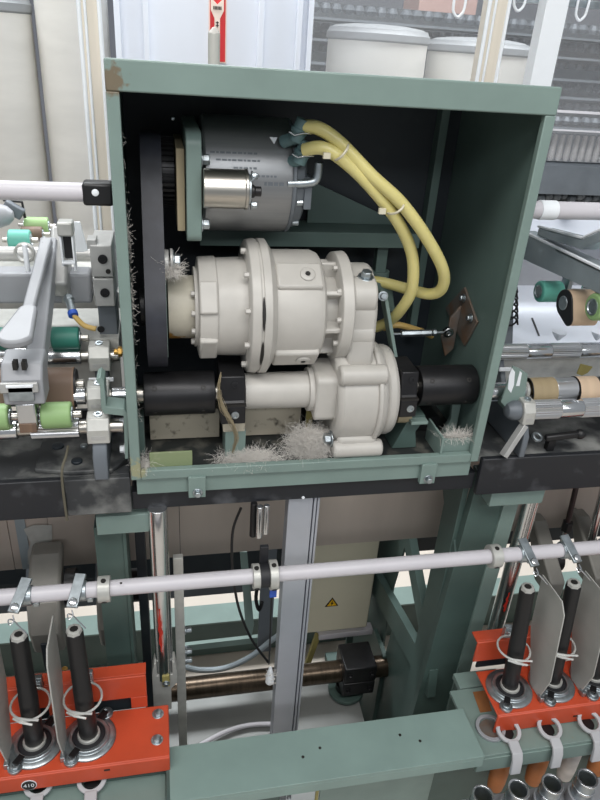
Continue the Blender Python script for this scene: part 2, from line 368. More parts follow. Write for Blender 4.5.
rail = solo('hook_rail', MB().box(at(518, 1, Y=0.4).x, 1.5, 0.39, 0.41, hr.z-0.006, hr.z+0.006), 'zinc', 'thin grey rail with white hooks at the top right corner', 'rail')
for i, (hx, hy) in enumerate(((460, 0), (521, -6), (583, 4))):
    p = at(hx, hy, Y=0.385); s = 0.0105
    pts = [p+Vector((-s, 0, 0.02)), p+Vector((-s, 0, -0.012)), p+Vector((-s*0.6, 0, -0.022)), p+Vector((0, 0, -0.026)), p+Vector((s*0.6, 0, -0.022)), p+Vector((s, 0, -0.012)), p+Vector((s*1.1, 0, 0.02))]
    solo('hook', MB().tube(smooth_path(pts, 4), 0.0026, 8), 'white', ['white wire hook hanging left of the cream upright at the top', 'white wire hook between the cream and white uprights, top edge', 'white wire hook right of the white upright, hanging from the thin rail'][i], 'hook')

# ================================================================== DRIVE HOUSING (green box)
BX0, BX1, BZ0, BZ1, BD = -0.060, 0.540, 0.864, 1.470, 0.31
hs = thing('drive_housing', 'open-fronted green steel box holding the motor and gearbox', 'housing', (0.24, 0.15, BZ0))
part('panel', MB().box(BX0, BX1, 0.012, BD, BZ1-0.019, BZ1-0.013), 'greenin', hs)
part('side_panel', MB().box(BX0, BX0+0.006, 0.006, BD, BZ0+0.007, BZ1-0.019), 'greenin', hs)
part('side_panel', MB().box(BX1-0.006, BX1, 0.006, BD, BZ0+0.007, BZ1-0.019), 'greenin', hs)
part('panel', MB().box(BX0+0.006, BX1-0.006, BD-0.006, BD, BZ0+0.007, BZ1-0.019), 'darkpaint', hs)
part('tray', MB().box(BX0, BX1, 0.004, BD, BZ0, BZ0+0.007), 'greasy', hs)
part('flange', MB().box(BX0, BX1, 0.0, 0.012, BZ1-0.036, BZ1), 'green', hs, bevel=0.002)
part('side_flange', MB().box(BX0, BX0+0.016, 0.0005, 0.012, BZ0, BZ1-0.036), 'green', hs, bevel=0.0015)
part('side_flange', MB().box(BX1-0.016, BX1, 0.0005, 0.012, BZ0, BZ1-0.036), 'green', hs, bevel=0.0015)
part('flange', MB().box(BX0+0.016, BX1-0.016, 0.0, 0.012, BZ0, BZ0+0.017), 'green', hs, bevel=0.0015)
part('corner_stiffener', MB().box(0.487, 0.502, BD-0.03, BD-0.006, 0.99, BZ1-0.019), 'greenin', hs)
lf = part('channel', MB().box(-0.052, 0.530, 0.006, 0.05, 0.832, BZ0), 'green', hs)
for px in (197, 424):
    x = at(px, 493, Y=0.0).x
    part('clip_tab', MB().box(x-0.014, x+0.014, -0.004, 0.006, 0.826, 0.866), 'green', hs)
    part('bolt', MB().bolt((x+0.001, -0.004, 0.836), -Y3, 0.0058, 0.006), 'zinc', hs)
# tabs in the tray
t1 = part('tab', MB().box(-0.03, 0.038, 0.012, 0.016, 0.870, 0.907).box(-0.03, 0.038, 0.016, 0.05, 0.870, 0.873), 'olive', hs)
t1.data.materials[0] = mat('yellowed_green_paint', (128, 140, 104), 0.55, var=0.15, scale=40, rgb2=(160, 160, 140), mask=(0.6, 0.75))
part('tab', MB().box(0.470, 0.532, 0.014, 0.018, 0.871, 0.906).box(0.466, 0.470, 0.005, 0.075, 0.871, 0.914), 'green', hs)
part('belt_guard_strip', MB().box(-0.0545, -0.050, 0.02, 0.05, 0.88, 0.93), 'greenlight', hs)

# inside: support shelf, gusset
sh = thing('support_shelf', 'dark green horizontal shelf plate under the motor', 'bracket', (0.25, 0.2, 1.2))
SHY = 0.215
zs1, zs0 = at(300, 232, Y=SHY).z, at(300, 247, Y=SHY).z
xa, xb = at(200, 240, Y=SHY).x, at(420, 240, Y=SHY).x
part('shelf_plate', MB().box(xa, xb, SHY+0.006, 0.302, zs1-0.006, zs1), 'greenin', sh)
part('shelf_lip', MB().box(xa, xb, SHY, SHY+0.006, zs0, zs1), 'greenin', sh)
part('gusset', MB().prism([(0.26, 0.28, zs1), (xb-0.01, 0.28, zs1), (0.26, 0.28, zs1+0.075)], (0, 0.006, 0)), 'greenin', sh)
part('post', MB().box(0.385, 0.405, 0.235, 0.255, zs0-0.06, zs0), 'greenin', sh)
part('post_foot', MB().cyl((0.395, 0.245, zs0-0.065), (0.395, 0.245, zs0-0.05), 0.02), 'greenin', sh)

# ---------------- motor
MY, MZ, MR = 0.17, 1.313, 0.085
mot = thing('drive_motor', 'silver cylindrical motor with faint printed label under the housing roof', 'motor', (0.14, MY, 1.222))
part('body', MB().lathe((0.062, MY, MZ), X3, [(0, MR*0.97), (0.004, MR), (0.128, MR), (0.131, MR*0.985)], 56), 'motor', mot)
part('end_cap', MB().lathe((0.1925, MY, MZ), X3, [(0, MR*0.98), (0.002, MR*1.0), (0.006, MR*1.0), (0.008, MR*0.9), (0.020, MR*0.87), (0.024, MR*0.8)], 48), 'farmetal', mot)
for a in (200, 235, 275, 320):
    A = math.radians(a); part('bolt', MB().bolt((0.202, MY+0.9*MR*math.cos(A)*0.95, MZ+0.9*MR*math.sin(A)), X3, 0.005, 0.010, False), 'zinc', mot)
part('terminal_block', MB().box(0.2125, 0.224, MY-0.075, MY-0.035, MZ-0.035, MZ+0.012), 'farmetal', mot)
lab = MB()   # printed label lines on the curved body
for j, (a, x0, n) in enumerate(((150, 0.072, 9), (157, 0.080, 9), (164, 0.105, 5), (171, 0.125, 7), (178, 0.150, 4))):
    A = math.radians(a); y = MY+MR*1.002*math.cos(A); z = MZ+MR*1.002*math.sin(A); tn = Vector((0, -math.sin(A), math.cos(A)))
    x = x0
    for k in range(n):
        wdt = random.uniform(0.003, 0.007); hh = 0.0028 if j < 4 else 0.005
        c = Vector((x, y, z)); lab.add([c-tn*hh/2, c+X3*wdt-tn*hh/2, c+X3*wdt+tn*hh/2, c+tn*hh/2], [(0, 1, 2, 3)]); x += wdt+0.002
part('printed_label', lab, 'farmetal', mot, 'faint printed lines', bevel=0)
A = math.radians(135); c = Vector((0.165, MY+MR*1.003*math.cos(A), MZ+MR*1.003*math.sin(A))); tn = Vector((0, -math.sin(A), math.cos(A)))
part('warning_mark', MB().add([c-X3*0.006-tn*0.005, c+X3*0.006-tn*0.005, c+tn*0.007], [(0, 1, 2)]), 'white', mot, bevel=0)
# connectors
cons = []
for k, (px, py) in enumerate(((301, 134), (304, 156))):
    p = at(px, py, Y=0.085); cons.append(p)
    part('cable_gland', MB().lathe(p+Vector((-0.008, 0, -0.010)), (0.35, -0.1, 1), [(0, 0.011), (0.012, 0.011), (0.013, 0.0125), (0.018, 0.0125), (0.019, 0.0105), (0.032, 0.0105)], 16), 'rubberbush', mot)
    part('clip_wire', MB().tube([p+Vector((-0.02, -0.012, 0.004)), p+Vector((-0.012, -0.015, 0.000)), p+Vector((0.0, -0.016, 0.003)), p+Vector((0.012, -0.012, 0.002))], 0.0014, 8), 'chrome', mot)
    part('connector', MB().cyl(p+Vector((-0.022, 0.02, -0.014)), p+Vector((-0.004, 0.0, -0.004)), 0.009), 'rubberbush', mot)
e = at(307, 183, Y=0.09)
part('elbow_fitting', MB().tube(smooth_path([e+Vector((-0.03, 0.0, -0.002)), e, e+Vector((0.014, 0, 0.006)), e+Vector((0.016, 0, 0.03))], 5), 0.0065, 12), 'zinc', mot)

# mount plate with bolts
mp = thing('motor_mounting_plate', 'thick green plate the silver motor is bolted to', 'plate', (0.05, MY, 1.225))
part('plate', MB().yz(hull([(0.085, 1.366, 0.018), (0.085, 1.245, 0.014), (0.26, 1.366, 0.02), (0.26, 1.245, 0.02)], 24), 0.037, 0.0585), 'green', mp, bevel=0.0015)
part('shim', MB().box(0.024, 0.0355, 0.085, 0.24, 1.245, 1.36), 'tan', mp)
for (py, pz) in ((0.082, 1.347), (0.082, 1.257)):
    part('bolt', MB().bolt((0.0585, py, pz), X3, 0.008, 0.009), 'zinc', mp)
part('bolt', MB().bolt((0.022, 0.15, 1.392), -Y3, 0.003, 0.006, False), 'zinc', mp)
# bright steel cylinder in front
bc = thing('polished_cylinder', 'short polished steel cylinder in front of the silver motor', 'cylinder', (0.1, 0.05, 1.27))
by, bz, br = 0.066, 1.311, 0.027
part('barrel', MB().lathe((0.060, by, bz), X3, [(0, br), (0.058, br), (0.0585, br*1.04), (0.0625, br*1.04), (0.063, br*0.98)], 40), 'steel', bc)
part('end_plate', MB().lathe((0.123, by, bz), X3, [(0, br*0.8), (0.004, br*0.8)], 32), 'zinc', bc)
for dz in (0.02, -0.02): part('nut', MB().bolt((0.127, by-0.008, bz+dz), X3, 0.005, 0.007), 'zinc', bc)
part('black_screw', MB().lathe((0.127, by-0.012, bz), X3, [(0, 0.009), (0.004, 0.009), (0.005, 0.007), (0.014, 0.007)], 14), 'plastic', bc)
part('clip', MB().bar((0.126, by-0.014, bz+0.014), (0.136, by-0.014, bz+0.024), 0.004, 0.003), 'zinc', bc)

# belt and pulleys
GY, GZ = 0.115, 1.116
pu = thing('drive_pulley', 'dark toothed pulley on the motor shaft, top left inside the housing', 'pulley', (0.0, MY, 1.26))
gb = MB(); n = 36
gb.lathe((-0.024, MY, MZ), X3, [(0, 0.047), (0.046, 0.047)], 36)
for k in range(n):
    a = 2*math.pi*k/n; gb.bar((-0.024, MY+0.049*math.cos(a), MZ+0.049*math.sin(a)), (0.022, MY+0.049*math.cos(a), MZ+0.049*math.sin(a)), 0.004, 0.005, (0, math.cos(a), math.sin(a)))
part('toothed_rim', gb, 'black', pu, bevel=0)
part('hub', MB().cyl((0.0, MY, MZ), (0.023, MY, MZ), 0.03), 'black', pu)
lp = thing('gearbox_pulley', 'large dark pulley behind the belt, lower left inside the housing', 'pulley', (0.0, GY, 0.99))
part('rim', MB().lathe((-0.028, GY, GZ), X3, [(0, 0.07), (0.002, 0.089), (0.030, 0.089), (0.032, 0.07)], 48), 'black', lp)
part('hub', MB().cyl((-0.036, GY, GZ), (0.003, GY, GZ), 0.03), 'black', lp)
def belt_loop(c0, r0, c1, r1, th):   # tangent loop of a belt round two pulleys in the YZ plane
    pts = hull([(c0[0], c0[1], r0+th), (c1[0], c1[1], r1+th)], 72); ins = hull([(c0[0], c0[1], r0), (c1[0], c1[1], r1)], 72)
    return pts, ins
outp, inp = belt_loop((MY, MZ), 0.052, (GY, GZ), 0.090, 0.006)
nb = min(len(outp), len(inp)); mb = MB(); bx0, bx1 = -0.026, 0.004
k = len(outp); vs = []
def ring_resample(poly, n):
    P = [Vector((a, b)) for a, b in poly]; P.append(P[0]); L = [0]
    for i in range(1, len(P)): L.append(L[-1]+(P[i]-P[i-1]).length)
    out = []; j = 0
    for i in range(n):
        d = L[-1]*i/n
        while L[j+1] < d: j += 1
        t = (d-L[j])/max(L[j+1]-L[j], 1e-9); out.append(P[j].lerp(P[j+1], t))
    return out
ri = ring_resample(inp, 160)
cen = Vector(((MY+GY)/2, (MZ+GZ)/2))
vs = []; fs = []
for i, p in enumerate(ri):
    tn = (ri[(i+1) % 160]-ri[i-1]).normalized(); nn = Vector((tn.y, -tn.x))
    if nn.dot(p-cen) < 0: nn = -nn
    g = 0.0056 if (i % 2) else 0.0050
    for (x, q) in ((bx0, p), (bx1, p), (bx1, p+nn*g), (bx0, p+nn*g)): vs.append((x, q.x, q.y))
for i in range(160):
    for a in range(4):
        b = (a+1) % 4; j = (i+1) % 160; fs.append((i*4+a, i*4+b, j*4+b, j*4+a))
solo('drive_belt', MB().add(vs, fs), 'belt', 'wide black drive belt running vertically at the left inside the housing', 'belt', bevel=0)

# ---------------- gear reducer
gr = thing('gear_reducer', 'large off-white cast gearbox lying across the middle of the housing', 'gearbox', (0.2, GY, BZ0+0.007))
def lx(x0, prof, n=48, y=GY, z=GZ): return MB().lathe((x0, y, z), X3, prof, n)
part('input_sleeve', lx(0.018, [(0, 0.050), (0.048, 0.050)]), 'castdust', gr, 'round input end with a rust-stained left edge')
part('end_ring', lx(0.058, [(0, 0.064), (0.006, 0.064)]), 'cast', gr)
part('body', lx(0.063, [(0, 0.070), (0.002, 0.079), (0.028, 0.081), (0.030, 0.078), (0.078, 0.080)], 56), 'cast', gr)
for a in (150, 215):
    A = math.radians(a); part('pad', MB().bar((0.064, GY+0.074*math.cos(A), GZ+0.074*math.sin(A)), (0.092, GY+0.074*math.cos(A), GZ+0.074*math.sin(A)), 0.05, 0.018, (0, math.cos(A), math.sin(A))), 'cast', gr, bevel=0.003)
part('large_flange', lx(0.138, [(0, 0.102), (0.003, 0.107), (0.016, 0.109), (0.017, 0.108)], 64), 'cast', gr)
part('flange_seam', lx(0.155, [(0, 0.1065), (0.004, 0.1065)], 64), 'cast', gr, bevel=0)
for a in (166, 203):
    vs = []
    for t in range(-10, 11):
        A = math.radians(a+t*1.35); wd = 0.0024*(1-(t/10)**2)+0.0002
        for x in (0.1570-wd, 0.1570+wd):
            for r in (0.106, 0.1097): vs.append((x, GY+r*math.cos(A), GZ+r*math.sin(A)))
    fs = []
    for k in range(20):
        o_ = k*4
        for p_, q_ in ((0, 1), (1, 3), (3, 2), (2, 0)): fs.append((o_+p_, o_+q_, o_+4+q_, o_+4+p_))
    part('split_slot', MB().add(vs, fs), 'ink', gr, 'dark slot between the two flange halves', bevel=0)
part('large_flange', lx(0.1585, [(0, 0.108), (0.001, 0.109), (0.012, 0.109), (0.016, 0.103), (0.022, 0.094)], 64), 'cast', gr)
part('body', lx(0.179, [(0, 0.092), (0.066, 0.092), (0.076, 0.088), (0.081, 0.080)], 56), 'cast', gr)
for a, nm in ((130, ''), (222, '')):
    A = math.radians(a); d = Vector((0, math.cos(A), math.sin(A))); q = Vector((0, GY, GZ))+d*0.090
    pdd = part('inspection_pad', MB().bar(q+X3*0.180, q+X3*0.252, 0.045, 0.014, d), 'cast', gr, bevel=0.004)
    part('plug', MB().lathe(q+X3*0.228+d*0.006, d, [(0, 0.012), (0.003, 0.012), (0.0045, 0.009), (0.0045, 0.004), (0.0025, 0.004)], 20), 'cast', pdd)
    part('plug_socket', MB().lathe(q+X3*0.228+d*0.0085, d, [(0, 0.0038), (0.0022, 0.0038)], 6), 'ink', pdd, bevel=0)
part('neck', lx(0.255, [(0, 0.056), (0.04, 0.056)], 40), 'cast', gr)
for a in (100, 145, 190, 235, 280, 325, 10, 55):
    A = math.radians(a); d = Vector((0, math.cos(A), math.sin(A))); q = Vector((0, GY, GZ))+d*0.065
    part('rib', MB().bar(q+X3*0.250, q+X3*0.292, 0.008, 0.03, d), 'cast', gr, bevel=0.002)
part('round_flange', lx(0.283, [(0, 0.084), (0.002, 0.089), (0.018, 0.091), (0.020, 0.089)], 64), 'cast', gr)
for i in range(6):
    a = math.radians(98+i*33)
    part('bolt', MB().bolt((0.138, GY+0.097*math.cos(a), GZ+0.097*math.sin(a)), -X3, 0.0048, 0.007, False), 'cast', gr, bevel=0)
for i in range(4):
    a = math.radians(140+i*30)
    part('bolt', MB().bolt((0.059, GY+0.058*math.cos(a), GZ+0.058*math.sin(a)), -X3, 0.0045, 0.006, False), 'cast', gr, bevel=0)
for i in range(5):
    a = math.radians(110+i*33)
    part('bolt', MB().bolt((0.283, GY+0.078*math.cos(a), GZ+0.078*math.sin(a)), -X3, 0.0045, 0.006, False), 'cast', gr, bevel=0)
# gear case
CY_, CZ_ = 0.088, 0.970
SY, SZ = 0.068, 0.985
part('case', MB().yz(hull([(GY, GZ, 0.072), (CY_+0.01, CZ_+0.06, 0.06)], 48), 0.302, 0.346), 'cast', gr, bevel=0.006)
part('lobe', MB().cyl((0.302, GY-0.045, GZ+0.035), (0.342, GY-0.045, GZ+0.035), 0.030).cyl((0.302, GY-0.052, GZ-0.025), (0.344, GY-0.052, GZ-0.025), 0.024), 'cast', gr, bevel=0.004)
part('breather', MB().bolt((0.326, GY-0.045, GZ+0.064), Vector((0, -0.3, 1)), 0.009, 0.009), 'zinc', gr)
low = hull([(CY_, CZ_, 0.088), (CY_+0.01, CZ_-0.01, 0.085)], 56)
part('case', MB().yz(low, 0.285, 0.372), 'cast', gr, bevel=0.010)
part('case_cover', MB().yz(hull([(CY_+0.004, CZ_-0.002, 0.080)], 56), 0.37, 0.395), 'cast', gr, bevel=0.008)
part('case_seam', MB().yz(hull([(CY_, CZ_, 0.094), (CY_+0.01, CZ_-0.01, 0.09)], 56), 0.3515, 0.3595), 'cast', gr, bevel=0.002)
part('case_foot', MB().box(0.292, 0.362, 0.012, 0.12, BZ0+0.008, CZ_-0.05), 'cast', gr, bevel=0.008)
part('case_lug', MB().cyl((0.285, 0.022, CZ_+0.062), (0.365, 0.022, CZ_+0.062), 0.017), 'cast', gr, bevel=0.004)
part('case_lug', MB().cyl((0.285, 0.018, BZ0+0.03), (0.372, 0.018, BZ0+0.03), 0.015), 'cast', gr, bevel=0.004)
part('case_lug_hole', MB().cyl((0.368, 0.018, BZ0+0.03), (0.3735, 0.018, BZ0+0.03), 0.005), 'ink', gr, bevel=0)
part('drain_plug', MB().bolt((0.285, 0.030, 0.908), -X3, 0.010, 0.010), 'zinc', gr)
part('output_flange', MB().yz(hull([(SY, SZ, 0.036), (SY-0.03, SZ+0.028, 0.012), (SY-0.03, SZ-0.030, 0.012), (SY+0.03, SZ+0.03, 0.012)], 32), 0.251, 0.297), 'cast', gr, bevel=0.004)
part('output_collar', MB().lathe((0.243, SY, SZ), X3, [(0, 0.037), (0.05, 0.040)], 40), 'cast', gr)
part('output_sleeve', MB().lathe((0.137, SY, SZ), X3, [(0, 0.030), (0.11, 0.031)], 40), 'cast', gr)

gr.location.x -= 0.011

# green strut plate left of gearbox with big washer
sp = thing('belt_tension_plate', 'thin green plate with a lint-covered bolt at the left end of the gearbox', 'plate', (0.003, 0.07, 1.05))
part('plate', MB().box(0.0, 0.005, 0.065, 0.15, 1.05, 1.195), 'green', sp)
part('washer', MB().lathe((0.012, 0.075, 1.203), X3, [(0, 0.018), (0.004, 0.018)], 24).lathe((-0.002, 0.078, 1.198), X3, [(0, 0.022), (0.012, 0.02)], 24), 'greymet', sp)
part('bolt', MB().bolt((0.016, 0.075, 1.203), X3, 0.011, 0.008), 'zinc', sp)

# green arm to the right of the gear case
ga = thing('torque_arm', 'narrow light green flat arm beside the right edge of the gearbox', 'arm', (0.40, 0.09, 1.0))
p0 = at(383, 292, Y=0.125); p1 = at(397, 374, Y=0.105)
part('flat_arm', MB().bar(p0, p1, 0.006, 0.03, (0, 1, 0)), 'green', ga)
part('slotted_plate', MB().xz([(p0.x-0.006, p0.z+0.01), (p0.x+0.022, p0.z+0.004), (p0.x+0.034, p0.z-0.042), (p0.x+0.018, p0.z-0.044), (p0.x-0.0, p0.z-0.01)], 0.145, 0.151), 'greenin', ga)
part('bolt', MB().bolt(at(383, 296, Y=0.105), (-0.1, -1, 0.3), 0.006, 0.006), 'zinc', ga)
part('bolt', MB().bolt(at(398, 371, Y=0.088), X3, 0.006, 0.007), 'zinc', ga)

# couplings
def coupling(x0, x1, label, mirror):
    t = thing('shaft_coupling', label, 'coupling', ((x0+x1)/2, SY, SZ-0.036), 'black shaft couplings')
    part('sleeve', MB().lathe((x0, SY, SZ), X3, [(0, 0.028), (0.001, 0.035), (0.003, 0.0355), (x1-x0-0.003, 0.0355), (x1-x0-0.001, 0.035), (x1-x0, 0.028)], 44), 'black', t)
    part('shaft_stub', MB().cyl((x0-0.018, SY, SZ), (x1+0.018, SY, SZ), 0.015), 'steel', t)
    for x in (x0+0.018, x1-0.02):
        for a in (140, 215):
            A = math.radians(a); d = Vector((0, math.cos(A), math.sin(A)))
            part('set_screw', MB().lathe(Vector((x, SY, SZ))+d*0.0345, d, [(0, 0.0042), (0.0014, 0.0042), (0.0015, 0.002), (0.0005, 0.002)], 12), 'ink', t, bevel=0)
    return t
coupling(-0.036, 0.078, 'black cylindrical shaft coupling at the left end of the output shaft', 0)
coupling(0.427, 0.5325, 'black cylindrical shaft coupling against the right wall of the housing', 1)
def clampblock(x0, x1, label, tilt):
    t = thing('clamp_block', label, 'clamp', ((x0+x1)/2, SY, SZ-0.04), 'black clamp blocks')
    part('block', MB().yz([(SY-0.048, SZ-0.035), (SY-0.048, SZ-0.004), (SY-0.040, SZ+0.004), (SY-0.034, SZ+0.044), (SY+0.03, SZ+0.044), (SY+0.03, SZ-0.035)], x0, x1), 'black', t, bevel=0.002)
    part('split', MB().box(x0-0.0006, x1+0.0006, SY-0.049, SY-0.03, SZ-0.003, SZ+0.001), 'ink', t, bevel=0)
    part('cap_screw', MB().lathe(((x0+x1)/2+0.003, SY-0.048, SZ-0.018), -Y3, [(0, 0.0065), (0.0018, 0.0065), (0.002, 0.0035), (0.0005, 0.0035)], 16), 'zinc', t, bevel=0)
    part('cap_screw', MB().lathe(((x0+x1)/2+0.003, SY-0.036, SZ+0.03), Vector((0, -1, 0.2)), [(0, 0.0055), (0.0018, 0.0055), (0.002, 0.003), (0.0005, 0.003)], 16), 'black', t, bevel=0)
    return t
clampblock(0.084, 0.124, 'black split clamp block between the left coupling and the gearbox', 0)
clampblock(0.386, 0.416, 'black split clamp block between the gearbox and the right coupling', 1)

# turnbuckle and diamond plate
tb = thing('turnbuckle_rod', 'small silver turnbuckle rod reaching to the rusty plate on the right wall', 'rod', (0.45, 0.13, 1.05))
ya, yb = 0.135, 0.135
pA = at(392, 334, Y=ya); pB = at(450, 332, Y=yb)
d = pB-pA
part('rod', MB().cyl(pA, pB, 0.0025, n=10), 'zinc', tb)
part('barrel', MB().lathe(pA+d*0.15, d, [(0, 0.005), (0.001, 0.0065), (d.length*0.52, 0.0065), (d.length*0.53, 0.005)], 6), 'zinc', tb)
part('lock_nut', MB().lathe(pA+d*0.69, d, [(0, 0.0068), (0.007, 0.0068)], 6), 'zinc', tb)
part('rod_eye', MB().lathe(pB+Vector((-0.004, 0, 0)), (0, 1, 0.2), [(-0.004, 0.004), (-0.004, 0.010), (0.004, 0.010), (0.004, 0.004)], 18, True), 'chrome', tb)
dp = thing('diamond_plate', 'rusty diamond-shaped bracket bolted to the right inner wall', 'bracket', (0.53, 0.13, 1.0))
dpoly = [at(px, py, X=0.5335) for px, py in ((466, 287), (479, 322), (466, 346), (447, 308))]
part('plate', MB().prism(dpoly, (-0.004, 0, 0)), 'rust', dp)
tri = [at(466, 346, X=0.528), at(447, 308, X=0.528), at(441, 326, X=0.49), at(452, 356, X=0.50)]
part('hook_web', MB().prism([(0.529, 0.155, 1.10), (0.529, 0.155, 1.015), (0.515, 0.155, 1.0), (0.50, 0.155, 1.04), (0.512, 0.155, 1.055), (0.512, 0.155, 1.075)], (0, 0.006, 0)), 'rust', dp)
for px, py in ((464, 298), (471, 318)): part('bolt', MB().bolt(at(px, py, X=0.5285), -X3, 0.0055, 0.006), 'zinc', dp)

# green curved support on the right and things in the tray
gs = thing('bearing_support', 'green upright support with a brown felt pad under the right clamp block', 'support', (0.41, 0.06, BZ0+0.007))
part('upright', MB().xz([(0.392, 0.872), (0.438, 0.872), (0.432, 0.905), (0.445, 0.930), (0.445, 0.938), (0.418, 0.938), (0.405, 0.905)], 0.045, 0.09), 'greendark', gs)
part('lip', MB().box(0.415, 0.446, 0.03, 0.09, 0.928, 0.934), 'green', gs)
part('felt_pad', MB().cyl((0.395, 0.055, 0.934), (0.420, 0.055, 0.934), 0.013), 'tan', gs)
gs2 = thing('bearing_support', 'dark green upright support draped with fibres under the left clamp block', 'support', (0.1, 0.06, BZ0+0.007))
part('upright', MB().box(0.094, 0.128, 0.04, 0.09, 0.872, 0.925), 'green', gs2)
part('upright_cap', MB().box(0.090, 0.126, 0.038, 0.092, 0.925, 0.945), 'beige', gs2)
part('side_stay', MB().box(-0.05, -0.038, 0.06, 0.09, 0.872, 0.945), 'greenin', gs2)
rs = solo('corner_stay', MB().xz([(0.505, 0.872), (0.53, 0.872), (0.53, 0.935), (0.522, 0.945), (0.512, 0.94), (0.516, 0.905)], 0.085, 0.095), 'green', 'small curved green stay under the right coupling, by the right wall', 'bracket')
solo('packing_bar', MB().box(-0.03, 0.090, 0.11, 0.14, 0.872, 0.930), 'beige', 'dirty beige bar lying under the left black coupling', 'bar', 'dirty beige bars')
solo('packing_bar', MB().box(0.130, 0.236, 0.11, 0.14, 0.872, 0.930), 'beige', 'dirty beige bar lying under the white output sleeve', 'bar', 'dirty beige bars')
solo('flat_strip', MB().box(0.240, 0.252, 0.085, 0.09, 0.872, 0.932), 'olive', 'yellowish upright flat strip left of the gear case foot', 'strip')
solo('black_sump', MB().box(0.42, 0.50, 0.10, 0.2, 0.872, 0.90), 'black', 'low black block on the tray behind the right green tab', 'block')
# lint
def lint(c, rx, ry, rz, n, label, seed, m='lint'):
    rnd = random.Random(seed); mb = MB(); c = Vector(c)
    for i in range(n):
        p = c+Vector((max(-1, min(1, rnd.gauss(0, .4)))*rx, max(-1, min(1, rnd.gauss(0, .4)))*ry, min(1, abs(rnd.gauss(0, .45)))*rz)); d = Vector((rnd.uniform(-1, 1), rnd.uniform(-1, 1), rnd.uniform(-.5, .5)))*0.003
        pts = [p]
        for k in range(5): d = (d+Vector((rnd.uniform(-1, 1), rnd.uniform(-1, 1), rnd.uniform(-1, 1)))*0.0014); q = pts[-1]+d; q.z = max(q.z, BZ0+0.008); pts.append(q)
        mb.tube(pts, 0.00016, 3)
    o = solo('lint_wad', mb, m, label, 'lint', bevel=0); o['kind'] = 'stuff'; return o
lint((0.240, 0.045, 0.874), 0.04, 0.03, 0.045, 7000, 'fluffy grey lint heap on the tray left of the gear case foot', 1)
lint((0.135, 0.03, 0.872), 0.06, 0.02, 0.014, 2500, 'flat wisp of grey lint on the tray edge below the output sleeve', 2)
rnd = random.Random(3); mb = MB()
spath = smooth_path([at(px, py, Y=y) for px, py, y in ((221, 372, .02), (219, 392, .015), (224, 410, .012), (233, 425, .012), (236, 440, .015), (231, 455, .02))], 4)
for i in range(90):
    o3 = Vector((rnd.gauss(0, .0022), rnd.gauss(0, .002), rnd.gauss(0, .002))); k0 = rnd.randint(0, 8); k1 = rnd.randint(12, len(spath)-1)
    mb.tube([p+o3*(0.6+0.5*math.sin(k*.9+i))+Vector((rnd.gauss(0, .0005), 0, 0)) for k, p in enumerate(spath)][k0:k1], 0.0003, 3)
o = solo('fibre_string', mb, 'tan', 'string of pale fibres hanging over the left green support', 'lint', bevel=0); o['kind'] = 'stuff'
lint((-0.04, 0.018, 0.876), 0.012, 0.012, 0.02, 350, 'small tuft of yellowish lint in the lower left corner of the housing', 4)
lint((0.50, 0.02, 0.907), 0.035, 0.006, 0.006, 500, 'thin fringe of lint along the top of the right tray tab', 5)
lint((0.010, 0.066, 1.185), 0.014, 0.008, 0.02, 900, 'grey lint clinging to the bolt at the left end of the gearbox', 6)
rnd = random.Random(9); mb = MB()
for i in range(220):
    z = rnd.choice((rnd.uniform(0.95, 1.40), rnd.gauss(1.25, .02), rnd.gauss(1.17, .03))); p = Vector((BX0+0.0155+rnd.uniform(0, .002), rnd.uniform(0.013, 0.02), z)); pts = [p]; d = Vector((rnd.uniform(-.2, 1), 0, rnd.uniform(-1, 1)))*rnd.uniform(.0008, .0022)
    for k in range(4): d = d+Vector((rnd.uniform(-1, 1), rnd.uniform(-1, 1), rnd.uniform(-1, 1)))*.0007; pts.append(pts[-1]+d)
    mb.tube(pts, 0.00016, 3)
o = solo('lint_fringe', mb, 'lint', 'sparse white fibres stuck along the inner left edge of the housing', 'lint', bevel=0); o['kind'] = 'stuff'

# ---------------- yellow hoses
def hose(pix, r, label, m='tube', tip=None):
    pts = smooth_path([at(px, py, Y=y) for px, py, y in pix], 8)
    return solo('yellow_hose', MB().tube(pts, r, 14), m, label, 'hose', 'yellow hoses', bevel=0)
hose([(300, 127, .085), (318, 128, .07), (340, 143, .06), (372, 176, .05), (402, 204, .045), (428, 240, .045), (443, 270, .055), (442, 288, .07), (430, 294, .09), (408, 289, .12), (385, 283, .15), (362, 280, .17)], 0.0095, 'upper yellow hose that loops right and back behind the gearbox')
hose([(304, 150, .075), (322, 148, .06), (343, 160, .055), (370, 186, .055), (398, 222, .06), (412, 255, .07), (412, 288, .08), (402, 308, .10), (388, 322, .14), (368, 330, .17)], 0.0095, 'lower yellow hose that drops straight down behind the gearbox')
solo('stained_hose', MB().tube(smooth_path([at(px, py, Y=y) for px, py, y in ((383, 328, .17), (398, 325, .16), (420, 331, .17), (432, 336, .18))], 6), 0.006, 10), 'tubedark', 'thin stained brownish hose behind the turnbuckle rod', 'hose')
def tie(c, d, r, label):
    u, v = basis(d); pts = [c+(u*math.cos(t)*1.7+v*math.sin(t))*r for t in [2*math.pi*i/20 for i in range(20)]]
    t = solo('cable_tie', MB().tube(pts, 0.0018, 6, True).box(c.x-0.028, c.x-0.018, c.y-0.014, c.y-0.008, c.z-0.008, c.z), 'cream', label, 'cable tie', 'cable ties', bevel=0); return t
tie(at(341, 152, Y=0.056), (at(360, 170, Y=.055)-at(330, 140, Y=.06)), 0.0135, 'pale cable tie round the two yellow hoses near the motor')
tie(at(395, 207, Y=0.052), (at(405, 220, Y=.05)-at(385, 190, Y=.05)), 0.0135, 'pale cable tie round the two yellow hoses where they bend down')

